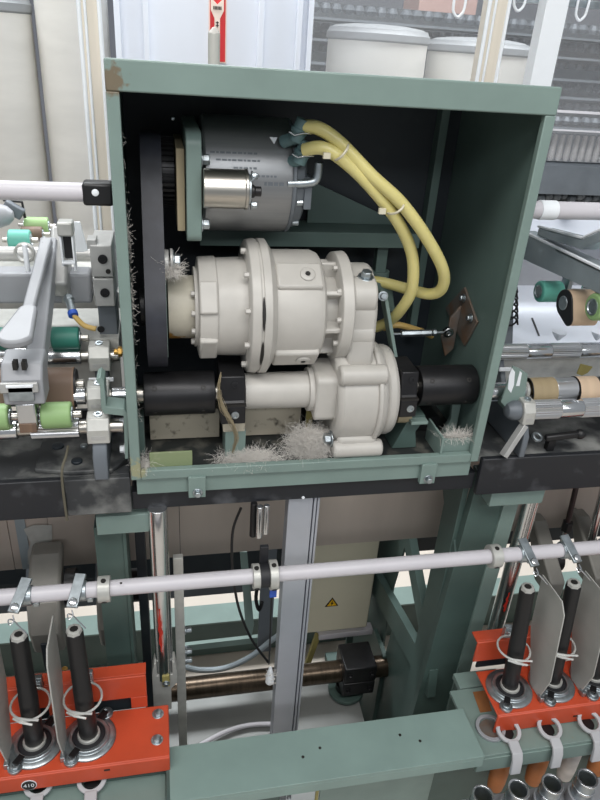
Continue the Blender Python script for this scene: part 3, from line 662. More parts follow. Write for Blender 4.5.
# ================================================================== MACHINE BEAM, FRAME, LOWER PART
bm_ = thing('machine_beam', 'long black worn beam running below the green housing', 'beam', (0.24, 0.05, 0.79))
XL, XR = -1.1, 2.4
sx = at(65, 500, Y=0.0).x
part('beam_front', MB().box(XL, sx-0.001, 0.0, 0.012, 0.800, 0.872), 'beam', bm_, bevel=0.002)
part('beam_front', MB().box(sx, BX0-0.002, 0.004, 0.016, 0.798, 0.868), 'beamtop', bm_, 'scuffed grey-black short beam section', bevel=0.002)
part('beam_front', MB().box(BX0-0.001, 0.548, 0.014, 0.06, 0.796, 0.831), 'beam', bm_, bevel=0.001)
part('beam_front', MB().box(0.549, XR, 0.0, 0.012, 0.790, 0.868), 'beam', bm_, bevel=0.002)
part('beam_top', MB().box(XL, BX0-0.003, 0.016, 0.20, 0.858, 0.868), 'beamtop', bm_)
part('beam_top', MB().box(0.5415, XR, 0.0125, 0.20, 0.856, 0.866), 'beamtop', bm_)
part('beam_back', MB().box(XL, XR, 0.30, 0.31, 0.74, 0.83), 'darkpaint', bm_)
part('rivet', MB().bolt(at(303, 497, Y=0.013), -Y3, 0.003, 0.003, False), 'white', bm_)
# stainless sheet below
ss = thing('steel_fairing', 'brownish stainless sheet strip running below the black beam', 'sheet', (0.3, 0.22, 0.49))
xs = [XL, at(10, 540, Y=.22).x, at(50, 540, Y=.22).x, at(180, 540, Y=.22).x, at(445, 540, Y=.22).x, XR]
for i in range(5):
    part('sheet', MB().box(xs[i]+0.0006, xs[i+1]-0.0006, 0.22+0.001*(i % 2), 0.226+0.001*(i % 2), 0.505, 0.80), 'sheet', ss, bevel=0)
part('tape_strip', MB().box(at(18, 540, Y=.22).x, at(28, 540, Y=.22).x, 0.2175, 0.2195, 0.506, 0.66), 'armgrey', ss, bevel=0)
part('tape_strip', MB().xz([(at(px, py, Y=.22).x, at(px, py, Y=.22).z) for px, py in ((24, 528), (34, 524), (52, 524), (53, 556), (40, 563), (28, 563), (28, 550), (31, 542))], 0.2165, 0.2172), 'clamp', ss, 'torn pale tape remains', bevel=0)

# left green post
lpst = thing('frame_post', 'green painted upright post with a flat cap, left of the chrome pole', 'post', (-0.105, 0.06, 0.30))
part('post', MB().box(-0.130, -0.083, 0.035, 0.09, 0.30, 0.746), 'greendark', lpst)
part('cap_plate', MB().box(-0.122, -0.031, 0.015, 0.10, 0.746, 0.784), 'green', lpst)
part('flange', MB().box(-0.083, -0.077, 0.032, 0.10, 0.30, 0.746), 'greendark', lpst)
part('web', MB().box(-0.068, -0.050, 0.12, 0.16, 0.02, 0.74), 'darkpaint', lpst)
# right green side frame
rf = thing('side_frame', 'big green cast side frame with diagonal ribs, right of the bearing block', 'frame', (0.6, 0.3, FZ))
part('post', MB().prism([(0.545, 0.045, 0.10), (0.628, 0.045, 0.10), (0.652, 0.045, 0.80), (0.575, 0.045, 0.80)], (0, 0.02, 0)), 'greendark', rf)
part('edge', MB().prism([(0.628, 0.04, 0.10), (0.660, 0.04, 0.10), (0.672, 0.04, 0.775), (0.640, 0.04, 0.775)], (0, 0.03, 0)), 'green', rf)
part('side_web', MB().box(0.560, 0.572, 0.065, 0.13, 0.02, 0.80), 'greendark', rf)
def yzbar(a, b, wd, x0, x1): 
    a = Vector((a[0], a[1])); b = Vector((b[0], b[1])); d = (b-a).normalized(); nn = Vector((-d.y, d.x))*wd/2
    return MB().yz([tuple(a+nn), tuple(b+nn), tuple(b-nn), tuple(a-nn)], x0, x1)
part('diagonal_rib', yzbar((0.035, 0.235), (0.52, 0.14), 0.075, 0.563, 0.583), 'greendark', rf)
part('diagonal_rib', yzbar((0.07, 0.29), (0.52, 0.62), 0.045, 0.563, 0.583), 'greendark', rf)
part('diagonal_rib', yzbar((0.06, 0.60), (0.22, 0.80), 0.03, 0.563, 0.583), 'greendark', rf)
part('post', MB().box(0.565, 0.60, 0.605, 0.615, FZ, 0.62), 'greendark', rf)
part('post', MB().box(0.565, 0.578, 0.30, 0.40, FZ, 0.02), 'greendark', rf)
part('web', MB().yz([(0.05, -0.05), (0.05, 0.22), (0.30, 0.13), (0.36, -0.4), (0.2, -0.4)], 0.575, 0.583), 'greendark', rf)
part('web', MB().yz([(.36, -.41), (.60, -.41), (.60, .55), (.30, .55), (.36, .22)], 0.584, 0.590), 'greendark', rf)
part('foot_plate', MB().box(0.52, 0.66, 0.0, 0.68, FZ, FZ+0.03), 'greendark', rf)
part('cap', MB().box(0.590, 0.700, 0.012, 0.10, 0.752, 0.788), 'green', rf)
# lower front rails
rl = thing('flat_rail', 'wide pale green flat rail across the bottom of the photo', 'rail', (0.25, -0.17, 0.30))
ra, rb = -0.02, 0.556
part('face', MB().box(ra, rb, -0.224, -0.122, 0.352, 0.360), 'greenlight', rl)
part('lip', MB().box(ra, rb, -0.224, -0.217, 0.330, 0.352), 'greenlight', rl)
part('seam_plate', MB().box(ra-0.002, ra+0.004, -0.226, -0.12, 0.326, 0.3605), 'greendark', rl)
for px, py in ((320, 748), (303, 757), (400, 735), (420, 741)):
    p = at(px, py, Z=0.360); part('screw_hole', MB().cyl(p, p+Z3*0.0006, 0.0028, n=10), 'ink', rl, bevel=0)
lr2 = thing('spindle_base_rail', 'green rail carrying the left red spindle bracket', 'rail', (-0.5, -0.17, 0.30), 'green rails under the spindle brackets')
part('face', MB().box(XL, ra-0.004, -0.224, -0.06, 0.327, 0.335), 'green', lr2); part('lip', MB().box(XL, ra-0.004, -0.226, -0.217, 0.290, 0.327), 'green', lr2)
lr3 = thing('spindle_base_rail', 'green rail carrying the right red spindle bracket', 'rail', (1.3, -0.17, 0.30), 'green rails under the spindle brackets')
part('face', MB().box(rb+0.002, XR, -0.207, -0.06, 0.325, 0.333), 'green', lr3); part('lip', MB().box(rb+0.002, XR, -0.209, -0.200, 0.288, 0.325), 'green', lr3)
part('foot_bracket', MB().box(0.582, 0.68, -0.058, -0.02, 0.32, 0.334), 'green', lr3)
part('rust_patch', MB().xy([(0.600, -0.118), (0.625, -0.118), (0.632, -0.085), (0.655, -0.085), (0.655, -0.07), (0.605, -0.07)], 0.3332, 0.3340), mat('rusty_orange', (150, 98, 56), 0.7, var=0.2), lr3, 'bare rusty patch', bevel=0)
# panels under the lower rail
up = thing('kick_cover', 'dark green cover sheets below the pale rail', 'cover', (0.2, -0.1, FZ))
part('sheet', MB().box(-1.1, 0.19, -0.155, -0.150, FZ, 0.34), 'greendark', up)
part('edge_strip', MB().box(0.262, 0.268, -0.155, -0.150, FZ, 0.34), 'olive', up)
part('sheet', MB().box(0.27, 0.508, -0.155, -0.150, FZ, 0.315), 'green', up, 'greener inset sheet')
part('sheet', MB().box(0.51, 2.4, -0.15, -0.145, FZ, 0.33), 'greendark', up)

# aluminium profile
ap = thing('aluminium_profile', 'upright grey aluminium extrusion in the middle below the housing', 'profile', (0.235, 0.03, 0.352))
apx0, apx1 = 0.205, 0.262
part('face', MB().box(apx0, apx1-0.013, 0.02, 0.05, -0.1, 0.795), 'alu', ap)
part('slot_wall', MB().box(apx1-0.0105, apx1-0.006, 0.02, 0.05, -0.1, 0.795), 'alu', ap)
part('side_wall', MB().box(apx1-0.004, apx1, 0.02, 0.05, -0.1, 0.795), 'alu', ap)
part('core', MB().box(apx0+0.002, apx1-0.001, 0.03, 0.048, -0.1, 0.795), 'farmetal', ap)

# chrome poles
def chrome_pole(x0, x1, z1, Y, label, zt=0.797):
    t = thing('chrome_pole', label, 'pole', (x1, Y, z1), 'chrome lifting poles')
    part('pole', MB().cyl((x1, Y, z1), (x0, Y, zt), 0.0165, n=28), 'chrome', t)
    return t
def smear(par, x, y, z0, z1, ang, seed):
    rnd = random.Random(seed); mb = MB(); n = 16; vs = []; fs = []; wl = wr = 0
    for k in range(n+1):
        t = k/n; w_ = (0.35+0.65*math.sin(math.pi*min(t*1.15, 1)))*20
        wl = w_*(0.6+rnd.uniform(-.35, .35)); wr = w_*(0.5+rnd.uniform(-.35, .35))
        for d in (-wl, -wl*0.3, wr*0.3, wr):
            A = math.radians(ang+d); vs.append((x+0.0170*math.cos(A), y+0.0170*math.sin(A), z0+(z1-z0)*t))
    for k in range(n):
        for i in range(3): fs.append((k*4+i, k*4+i+1, k*4+i+5, k*4+i+4))
    return part('paint_smear', mb.add(vs, fs), 'redworn', par, 'red paint smear', bevel=0)
cp = chrome_pole(-0.021, -0.021, 0.385, 0.015, 'chrome pole with a smear of red paint, right of the left green post')
smear(cp, -0.021, 0.015, 0.470, 0.580, 256, 4)
part('yoke', MB().xz([(-0.045, 0.30), (-0.045, 0.405), (-0.040, 0.435), (-0.036, 0.435), (-0.036, 0.40), (-0.006, 0.40), (-0.006, 0.435), (-0.001, 0.435), (0.003, 0.405), (0.002, 0.375), (-0.010, 0.36), (-0.010, 0.30)], 0.002, 0.028), 'clamp', cp)
part('key_plate', MB().box(-0.026, -0.012, -0.004, 0.002, 0.375, 0.405), 'olive', cp)
part('bolt', MB().bolt((-0.019, -0.004, 0.385), -Y3, 0.005, 0.004), 'zinc', cp)
cpr = chrome_pole(0.702, 0.704, 0.33, 0.05, 'chrome pole with red paint traces, right of the green side frame')
smear(cpr, 0.7035, 0.05, 0.445, 0.50, 262, 5)
fb = thing('flat_upright', 'pale grey flat upright bar just right of the left chrome pole', 'bar', (0.0, 0.06, 0.30))
part('bar', MB().box(0.002, 0.020, 0.04, 0.052, 0.10, 0.66), 'clamp', fb)
for z in (0.47, 0.41, 0.385): part('bolt', MB().bolt((0.020, 0.046, z), X3, 0.006, 0.01), 'zinc', fb)
tr = thing('thin_chrome_rod', 'pair of thin chrome rods hanging above the middle pipe clamp', 'rod', (0.15, 0.02, 0.72))
part('rod', MB().cyl((0.151, 0.0, 0.73), (0.151, 0.0, 0.797), 0.006), 'chrome', tr)
part('rod', MB().cyl((0.163, 0.002, 0.735), (0.163, 0.002, 0.797), 0.005), 'chrome', tr)
part('black_sleeve', MB().cyl((0.142, 0.01, 0.725), (0.142, 0.01, 0.797), 0.006), 'plastic', tr)
for i, (px0, py0, px1, py1) in enumerate(((527, 515, 505, 590), (575, 492, 566, 530), (600, 505, 590, 545))):
    a = at(px0, py0, Y=0.13); b = at(px1, py1, Y=0.13)
    solo('thin_rod', MB().cyl(b, a+(a-b)*((0.8555-a.z)/(a.z-b.z)), 0.006 if i < 2 else 0.009), mat('dark_brown_rod', (52, 40, 40), 0.5, 0.3) if i < 2 else 'chrome', ['dark thin rod between the green side frame and the right chrome pole', 'dark thin rod with a nut, right of the right chrome pole', 'thin chrome rod at the right edge above the pipe'][i], 'rod')
p = at(567, 526, Y=0.13)
solo('rod_nut', MB().lathe(p-Z3*0.012, Z3, [(0, 0.012), (0.024, 0.012)], 6), 'plastic', 'black nut on the dark rod right of the chrome pole', 'nut')
solo('rod_ferrule', MB().cyl(p-Z3*0.06, p-Z3*0.013, 0.005).lathe(p-Z3*0.075, Z3, [(0, 0.009), (0.02, 0.006)], 14), 'chrome', 'small chrome ferrule below the black nut', 'ferrule')

# tape tension brackets behind the pipe
def tension(px, py, Y, label, left):
    c = at(px, py, Y=Y)
    t = thing('tension_bracket', label, 'bracket', (c.x, Y, c.z-0.12), 'grey brackets behind the pipe')
    if left:
        part('cast_arm', MB().yz([(Y-0.03, c.z), (Y+0.05, c.z+0.05), (Y+0.09, c.z+0.05), (Y+0.02, c.z-0.02), (Y-0.0, c.z-0.10), (Y-0.03, c.z-0.13), (Y-0.05, c.z-0.06)], c.x-0.03, c.x+0.03), 'tension', t, bevel=0.006)
        part('wheel', MB().cyl((c.x+0.035, Y+0.02, c.z-0.01), (c.x+0.055, Y+0.02, c.z-0.01), 0.035), 'plastic', t)
        part('arm_tip', MB().box(c.x-0.012, c.x+0.012, Y-0.045, Y-0.03, c.z-0.16, c.z-0.09), 'darkpaint', t)
    else:
        part('cast_arm', MB().yz([(Y-0.06, c.z-0.03), (Y+0.06, c.z+0.05), (Y+0.09, c.z+0.05), (Y+0.0, c.z-0.07), (Y-0.06, c.z-0.07)], c.x-0.018, c.x+0.018), 'tension', t, bevel=0.004)
        part('stay', MB().box(c.x-0.006, c.x+0.006, Y+0.07, 0.2195, c.z+0.02, c.z+0.045), 'tension', t)
        part('wheel', MB().cyl((c.x+0.02, Y+0.02, c.z-0.03), (c.x+0.045, Y+0.02, c.z-0.03), 0.03), 'plastic', t)
    return t
tension(45, 592, 0.10, 'grey curved bracket behind the pipe at the left red rail', True)
tension(112, 590, 0.17, 'grey curved bracket partly hidden behind the left green post', True)
tension(548, 555, 0.12, 'grey slanted bracket behind the pipe, left one at the right red rail', False)
tension(592, 550, 0.12, 'grey slanted bracket behind the pipe at the right edge', False)
bars = thing('dark_cross_bar', 'dark horizontal machine parts in shadow behind the left spindles', 'bar', (-0.3, 0.3, 0.3))
part('bar', yzbar((0.2, 0.45), (0.4, 0.60), 0.03, -0.16, -0.14), 'farmetal', bars)
part('bar', yzbar((0.2, 0.45), (0.4, 0.60), 0.03, -0.30, -0.28), 'farmetal', bars)
part('bar', MB().box(XL, 0.0, 0.40, 0.46, 0.30, 0.37), 'darkpaint', bars)

# rear things
rr = thing('foot_beam', 'dark green beam low at the far side of the machine', 'beam', (0.3, 0.76, FZ))
part('beam', MB().box(XL, XR, 0.74, 0.80, -0.405, -0.235), 'greendark', rr)
part('ledge', MB().box(XL, XR, 0.715, 0.80, -0.235, -0.228), 'green', rr)
for x in (-1.0, 2.2): part('foot', MB().box(x-0.05, x+0.05, 0.73, 0.81, FZ, -0.405), 'greendark', rr)
db = thing('dark_backing', 'black boxes added for the dark underside behind the steel sheet', 'duct', (0.2, 0.65, -0.05))  # added black boxes, painted dark in place of the shaded underside
part('duct', MB().box(XL, 0.40, 0.62, 0.70, 0.00, 0.40), 'darkpaint', db)
part('backing_edge', MB().box(XL, 0.40, 0.612, 0.62, 0.0, 0.03), 'farmetal', db)
part('duct', MB().box(0.62, XR, 0.62, 0.70, 0.10, 0.45), 'darkpaint', db)
ar = thing('tie_bar', 'pale green flat tie bar above the brown shaft', 'bar', (0.1, 0.4, 0.0))
pa, pb = at(183, 647, Y=.40), at(262, 638, Y=.40)
part('bar', MB().bar(pa, pb+X3*0.02, 0.012, 0.022), 'green', ar)
part('bolt', MB().bolt(pa+Vector((0.006, -0.007, 0.0)), -Y3, 0.009, 0.009), 'zinc', ar)
# green thin vertical strap at x~245
st = thing('hanging_strap', 'thin dark green upright strap left of the hanging cord', 'strap', (0.17, 0.40, 0.05))
part('strap', MB().prism([at(px, py, Y=.38) for px, py in ((240, 552), (247, 552), (254, 625), (251, 640), (246, 632))], (0, 0.008, 0)), 'green', st)
part('dark_plate', MB().box(at(260, 600, Y=.36).x, at(274, 600, Y=.36).x, 0.36, 0.37, 0.02, 0.47), 'farmetal', st)
part('hook', MB().tube(smooth_path([at(px, py, Y=.35) for px, py in ((257, 588), (256, 600), (259, 610), (262, 602))], 4), 0.005, 8), 'black', st)
# cabinet
cb2 = thing('control_box', 'cream sheet-metal box with a yellow warning triangle, behind the aluminium profile', 'cabinet', (0.46, 0.5, -0.02))
cA, cB = at(306, 600, Y=.42), at(371, 600, Y=.42)
zt_, zb_ = at(340, 540, Y=.42).z, at(340, 630, Y=.42).z
part('box', MB().box(cA.x, cB.x, 0.42, 0.60, zb_, 0.50), 'cream', cb2, bevel=0.004)
part('side_lip', MB().box(cB.x, cB.x+0.006, 0.44, 0.60, zb_+0.03, 0.46), 'green', cb2)
wp = at(332, 602, Y=.419); ws = 0.019
part('warning_triangle', MB().xz([(wp.x-ws, wp.z-ws*.8), (wp.x+ws, wp.z-ws*.8), (wp.x, wp.z+ws*.9)], 0.4175, 0.4195), 'ink', cb2, bevel=0)
part('yellow_field', MB().xz([(wp.x-ws*.74, wp.z-ws*.65), (wp.x+ws*.74, wp.z-ws*.65), (wp.x, wp.z+ws*.62)], 0.4165, 0.4176), 'yellow', cb2, bevel=0)
part('flash_mark', MB().xz([(wp.x+.001, wp.z+.008), (wp.x-.004, wp.z-.003), (wp.x-.0005, wp.z-.003), (wp.x-.003, wp.z-.0115), (wp.x+.004, wp.z-.001), (wp.x+.0005, wp.z-.001)], 0.4155, 0.4166), 'ink', cb2, bevel=0)
part('white_ledge', MB().bar(at(318, 634, Y=.46), at(372, 628, Y=.46), 0.03, 0.02), 'lilac', cb2)
part('support_strut', MB().bar(at(318, 634, Y=.46), at(306, 668, Y=.46), 0.012, 0.016), 'olive', cb2)
# shaft and bearing block
sa, sb = at(180, 686, Y=.30), at(425, 664, Y=.30)
sz = (sa.z+sb.z)/2
ms = thing('line_shaft', 'oily brown steel shaft running across below the control box', 'shaft', (0.35, 0.30, sz-0.03))
part('shaft', MB().cyl((at(150, 686, Y=.3).x, .30, sz), (0.70, .30, sz), 0.029, n=32), 'shaft', ms)
bx_ = at(361, 660, Y=.27).x
bk = thing('bearing_block', 'black split bearing block on the brown shaft', 'bearing', (bx_, 0.3, -0.3))
part('block', MB().box(bx_-0.045, bx_+0.045, 0.255, 0.345, sz, sz+0.055), 'black', bk, bevel=0.004)
part('block', MB().box(bx_-0.045, bx_+0.045, 0.255, 0.345, sz-0.05, sz-0.003), 'black', bk, bevel=0.004)
part('round_foot', MB().cyl((bx_-0.02, 0.30, -0.098), (bx_-0.02, 0.30, sz-0.05), 0.03), 'black', bk)
part('foot_flange', MB().cyl((bx_-0.02, 0.30, -0.0985), (bx_-0.02, 0.30, -0.088), 0.05), 'greendark', bk)
for dx in (-0.03, 0.03):
    part('bolt', MB().bolt((bx_+dx, 0.255, sz+0.03), -Y3, 0.006, 0.006), 'black', bk); part('bolt', MB().bolt((bx_+dx, 0.255, sz-0.028), -Y3, 0.006, 0.006), 'black', bk)
# steel duct under the shaft
dt = thing('suction_duct', 'dull zinc sheet duct lying below the brown shaft', 'duct', (0.2, 0.25, FZ))
part('cover', MB().yz([(0.0, -0.145), (0.36, -0.095), (0.36, -0.115), (0.0, -0.165)], -0.6, 0.50), 'ductsteel', dt)
part('side', MB().box(-0.6, 0.50, 0.34, 0.36, FZ, -0.115), 'ductsteel', dt)
part('side', MB().box(-0.6, 0.50, 0.0, 0.01, FZ, -0.165), 'ductsteel', dt)
# hoses and cables below
solo('black_cable', MB().tube(smooth_path([at(px, py, Y=y) for px, py, y in ((241, 508, .05), (233, 530, .05), (232, 560, .04), (235, 590, .03), (241, 615, .02), (252, 640, .02), (268, 662, .02))], 6), 0.0026, 8), 'plastic', 'thin black cable curving down to the white wrapped plug', 'cable', bevel=0)
solo('black_cable', MB().tube(smooth_path([at(px, py, Y=y) for px, py, y in ((273, 585, -.07), (271, 610, -.05), (270, 640, -.02), (269, 664, .02))], 6), 0.0018, 8), 'plastic', 'straight thin black cord hanging from the blue tape on the pipe clamp', 'cable', bevel=0)
wpp = at(270, 675, Y=0.02)
wt = thing('wrapped_plug', 'small white wrapped plug hanging at the end of the black cable', 'plug', (wpp.x, 0.02, wpp.z-0.02))
part('wrap', MB().lathe(wpp-Z3*0.026, Z3, [(0, 0.005), (0.006, 0.009), (0.022, 0.0085), (0.035, 0.006), (0.048, 0.003)], 14), 'white', wt, bevel=0)
rnd = random.Random(3); fz = MB()
for i in range(60):
    a = rnd.uniform(0, 6.28); p = wpp+Vector((0.008*math.cos(a), 0.008*math.sin(a), rnd.uniform(-.02, .012))); fz.tube([p, p+Vector((rnd.uniform(-.004, .006), -.002, rnd.uniform(-.004, .004))), p+Vector((rnd.uniform(-.004, .008), -.002, rnd.uniform(-.006, .006)))], 0.0004, 3)
part('fibres', fz, 'lint', wt, bevel=0, kind='stuff')
solo('grey_hose', MB().tube(smooth_path([at(px, py, Y=y) for px, py, y in ((182, 666, .33), (200, 670, .33), (225, 668, .33), (250, 657, .33), (272, 640, .33), (284, 632, .33))], 6), 0.0075, 10), 'armgrey', 'grey translucent hose curving above the brown shaft', 'hose', bevel=0)
solo('white_hose', MB().tube(smooth_path([at(px, py, Z=-0.1) for px, py in ((200, 745), (225, 732), (250, 725), (276, 724))], 6), 0.006, 10), 'lilac', 'pale curved hose lying on the zinc duct', 'hose', bevel=0)

# ---------------- pipe with collars, clamps and thread guides
PY, PZ, PR = -0.08, 0.714, 0.0128
pi_ = thing('guide_pipe', 'long pale painted pipe crossing in front of the frame', 'pipe', (0.25, PY, PZ-PR))
part('pipe', MB().cyl((XL, PY, PZ+0.002), (XR, PY, PZ-0.002), PR, n=32), 'lilac', pi_)
for px, py in ((121, 583), ): part('hole', MB().cyl(at(px, py, Y=PY-PR), at(px, py, Y=PY-PR)+Vector((0, -0.0006, 0.0)), 0.002, n=8), 'ink', pi_, bevel=0)
def collar(px, label, wd=0.017, r=0.021):
    x = at(px, 575, Y=PY).x; t = thing('shaft_collar', label, 'collar', (x, PY, PZ-r), 'bright collars on the pipe')
    part('ring', MB().pipe((x-wd/2, PY, PZ), X3, wd, r, PR), 'clamp', t)
    for a in (100, 215):
        A = math.radians(a); d = Vector((0, math.cos(A), math.sin(A))); c = Vector((x, PY, PZ))+d*(r-0.0005)
        part('set_screw', MB().lathe(c, d, [(0, 0.0042), (0.0012, 0.0042)], 10), 'ink', t, bevel=0)
    return t
collar(103, 'bright clamp collar on the pipe beside the left green post', 0.019)
collar(489, 'bright clamp collar on the pipe in front of the green side frame', 0.019)
collar(256, 'bright collar on the pipe, left of the black rubber ring', 0.012)
c4 = collar(273, 'bright clamp collar with blue tape, right of the black rubber ring', 0.014, 0.025)
c4x = c4.location.x
part('blue_tape', MB().box(c4x-0.006, c4x+0.006, PY-0.012, PY-0.008, PZ-0.04, PZ-0.022), 'blue', c4)
rx_ = at(264, 575, Y=PY).x
rg = thing('rubber_ring', 'dark rubber ring between two bright collars on the pipe', 'ring', (rx_, PY, PZ-0.02))
part('ring', MB().pipe((rx_-0.010, PY, PZ), X3, 0.019, 0.020, PR), 'rubber', rg)
part('hanger_plate', MB().box(rx_-0.006, rx_+0.008, PY+0.012, PY+0.02, PZ-0.02, PZ+0.05), 'rubber', rg)

def guide(x, lean, labels, zoff=0.0):
    t = thing('thread_guide', labels, 'guide', (x, PY, PZ-PR-0.004), 'thread guides clamped on the pipe')
    stp = part('strap', MB().pipe((x-0.009, PY, PZ), X3, 0.018, PR+0.003, PR, 24), 'zinc', t)
    a = Vector((x-lean*0.1, PY+0.014, PZ+0.023)); b = Vector((x+lean, PY-0.034, PZ+0.000))
    apl = part('arm_plate', MB().bar(a, b, 0.017, 0.005), 'zinc', t)
    part('side_lug', MB().box(x+0.009, x+0.018, PY-0.008, PY+0.012, PZ-0.018, PZ-0.010), 'zinc', stp)
    n = (b-a).normalized(); u = Vector((0, -0.45, 0.89))
    q = a.lerp(b, 0.86)+u*0.003
    part('screw', MB().lathe(q, u, [(0, 0.0068), (0.003, 0.0064), (0.004, 0.004)], 14), 'chrome', apl)
    h = b+Vector((0.0, -0.004, -0.004))
    lp_ = [h+Vector((0, 0, 0.003)), h+Vector((0.002, -0.006, -0.003)), h+Vector((-0.004, -0.010, -0.006)), h+Vector((-0.006, -0.004, -0.002)), h+Vector((0.0, -0.003, -0.004)), h+Vector((0.010, -0.010, -0.012)), h+Vector((0.020, -0.016, -0.022))]
    part('pigtail_wire', MB().tube(smooth_path(lp_, 4), 0.0011, 7), 'chrome', t, bevel=0)
    return t

# ---------------- red spindle rails
ZT = 0.396
def red_rail(x0, x1, label, holes, endside):
    t = thing('spindle_bracket', label, 'bracket', ((x0+x1)/2, -0.11, 0.36))
    part('plate', MB().box(x0, x1, -0.164, -0.060, ZT-0.004, ZT), 'red', t, bevel=0.002)
    part('lip', MB().box(x0, x1, -0.166, -0.160, 0.358 if endside > 0 else 0.3465, ZT-0.002), 'red', t, bevel=0.002)
    ex0, ex1 = (x0, x1-0.038) if endside > 0 else (x0-0.012, x1)
    part('strip', MB().box(ex0, ex1, -0.060, -0.055, 0.425, 0.480), 'red', t, bevel=0.0015)
    part('lip', MB().box(ex0, ex1, -0.055, -0.030, 0.476, 0.480), 'red', t)
    return t
rbL = red_rail(XL, -0.015, 'orange-red steel bracket carrying the left row of black spindles', [], 1)
for x0, x1 in ((-0.082, -0.053), (-0.225, -0.165), (-0.315, -0.255)): part('upright_web', MB().box(x0, x1, -0.060, -0.055, ZT, 0.425), 'red', rbL)
for px, py in ((158, 714), (157, 740)): part('bolt', MB().bolt(at(px, py, Z=ZT), Z3, 0.0075, 0.005), 'zinc', rbL)
for px, py in ((107, 770), ): p = at(px, py, Y=-0.1662); part('screw_hole', MB().box(p.x-0.005, p.x+0.005, -0.1666, -0.165, p.z-0.002, p.z+0.002), 'ink', rbL, bevel=0)
p = at(65, 668, Y=-0.0605); part('screw_hole', MB().lathe(p, -Y3, [(0, 0.005), (0.002, 0.005), (0.002, 0.002)], 12), 'brass', rbL)
rbR = red_rail(0.606, XR, 'orange-red steel bracket carrying the right row of black spindles', [], -1)
for x0, x1 in ((0.70, 0.73), (0.80, 0.83)): part('upright_web', MB().box(x0, x1, -0.060, -0.055, ZT, 0.425), 'red', rbR)
p = at(577, 712, Y=-0.1662); part('screw_hole', MB().box(p.x-0.005, p.x+0.005, -0.1666, -0.165, p.z-0.002, p.z+0.002), 'ink', rbR, bevel=0)
rbR.location.z -= 0.012; rbR.location.x += 0.0
for par_, xa_, xb_ in ((rbL, XL, -0.055), (rbR, 0.612, XR)): part('shade_strip', MB().box(xa_, xb_, -0.048, -0.044, 0.380, 0.462), 'darkpaint', par_, 'dark strip standing in for the shade behind the windows')  # added black strip that paints the shade seen through the bracket slots
# number badge on the lip
p = at(29, 785, Y=-0.1665)
bd = thing('number_badge', 'small round black badge reading 410 on the red lip', 'badge', (p.x, -0.1665, p.z-0.01))
part('rim', MB().cyl((p.x, -0.1662, p.z), (p.x, -0.1672, p.z), 0.0125, n=28), 'white', bd, bevel=0)
part('disc', MB().cyl((p.x, -0.1672, p.z), (p.x, -0.1678, p.z), 0.0113, n=28), 'ink', bd, bevel=0)
def textpart(txt, size, loc, par, m):
    cu = bpy.data.curves.new('numerals', 'FONT'); cu.body = txt; cu.size = size; cu.align_x = 'CENTER'; cu.align_y = 'CENTER'; cu.extrude = 0.0002
    o = bpy.data.objects.new('numerals_curve', cu); COL.objects.link(o); bpy.context.view_layer.update()
    me = bpy.data.meshes.new_from_object(o.evaluated_get(bpy.context.evaluated_depsgraph_get())); bpy.data.objects.remove(o)
    me.transform(Matrix.Rotation(math.radians(90), 4, 'X')); me.materials.clear(); me.materials.append(M[m])
    ob = bpy.data.objects.new('numerals', me); COL.objects.link(ob); ob.parent = par; ob.location = Vector(loc)-world_loc(par); return ob
textpart('410', 0.0118, (p.x, -0.1680, p.z), bd, 'white')

def spindle(xb, lean, label, ln=0.257):
    """black spindle with its bolster flange; xb = foot position, lean = sideways offset of the tip"""
    y = -0.11; t = thing('spindle', label, 'spindle', (xb, y, ZT), 'black spindles')
    d = Vector((lean, 0, 0.272)); dn = d.normalized(); b = Vector((xb, y, ZT+0.004))
    part('flange', MB().lathe((xb, y, ZT), Z3, [(0, 0.046), (0.003, 0.046), (0.005, 0.043), (0.006, 0.036), (0.011, 0.034), (0.011, 0.028), (0.006, 0.027)], 40), 'zinc', t)
    part('seal_ring', MB().lathe((xb, y, ZT+0.005), Z3, [(0, 0.027), (0.004, 0.027), (0.005, 0.021)], 32), 'rubber', t)
    part('bolster_neck', MB().lathe((xb, y, ZT+0.006), Z3, [(0, 0.020), (0.009, 0.0190), (0.010, 0.0145)], 28), 'clamp', t)
    tub = part('tube', MB().lathe(b+dn*0.008, dn, [(0, 0.0150), (0.002, 0.0158), (0.12, 0.0154), (0.121, 0.0149), (ln-0.010, 0.0138), (ln-0.006, 0.0130)], 32), 'plastic', t)
    part('tip_crown', MB().lathe(b+dn*ln, dn, [(0, 0.0134), (0.007, 0.0116), (0.008, 0.0094), (0.008, 0.0068), (0.0, 0.0068)], 8), 'clamp', tub, bevel=0)
    part('tip_bore', MB().cyl(b+dn*ln, b+dn*(ln+0.0075), 0.0070, n=14), 'ink', tub, bevel=0)
    for sx_, sy_ in ((-0.024, -0.036), (0.024, 0.040)):
        c = Vector((xb+sx_, y+sy_, ZT)); dd = Vector((sx_, sy_, 0)).normalized()
        ear = part('clamp_ear', MB().lathe(c+dd*0.004, Z3, [(0, 0.0125), (0.006, 0.0125)], 20), 'zinc', t)
        part('ear_screw', MB().lathe(c+dd*0.004+Z3*0.006, Z3, [(0, 0.0082), (0.004, 0.008), (0.0045, 0.004), (0.002, 0.0036)], 14), 'zinc', ear)
        part('rubber_latch', MB().bar(c-dd*0.014+Z3*0.009, c+dd*0.004+Z3*0.009, 0.012, 0.006), 'plastic', ear)
    return t
SPL = [(-0.333, -0.002), (-0.243, 0.006), (-0.153, -0.002)]
SPR = [(0.655, -0.026), (0.749, -0.027), (0.843, -0.027), (0.937, -0.027)]
spindle(-0.243, 0.006, 'black spindle at the left edge of the photo')
spindle(-0.153, -0.002, 'black spindle on the left red bracket, nearest its end')
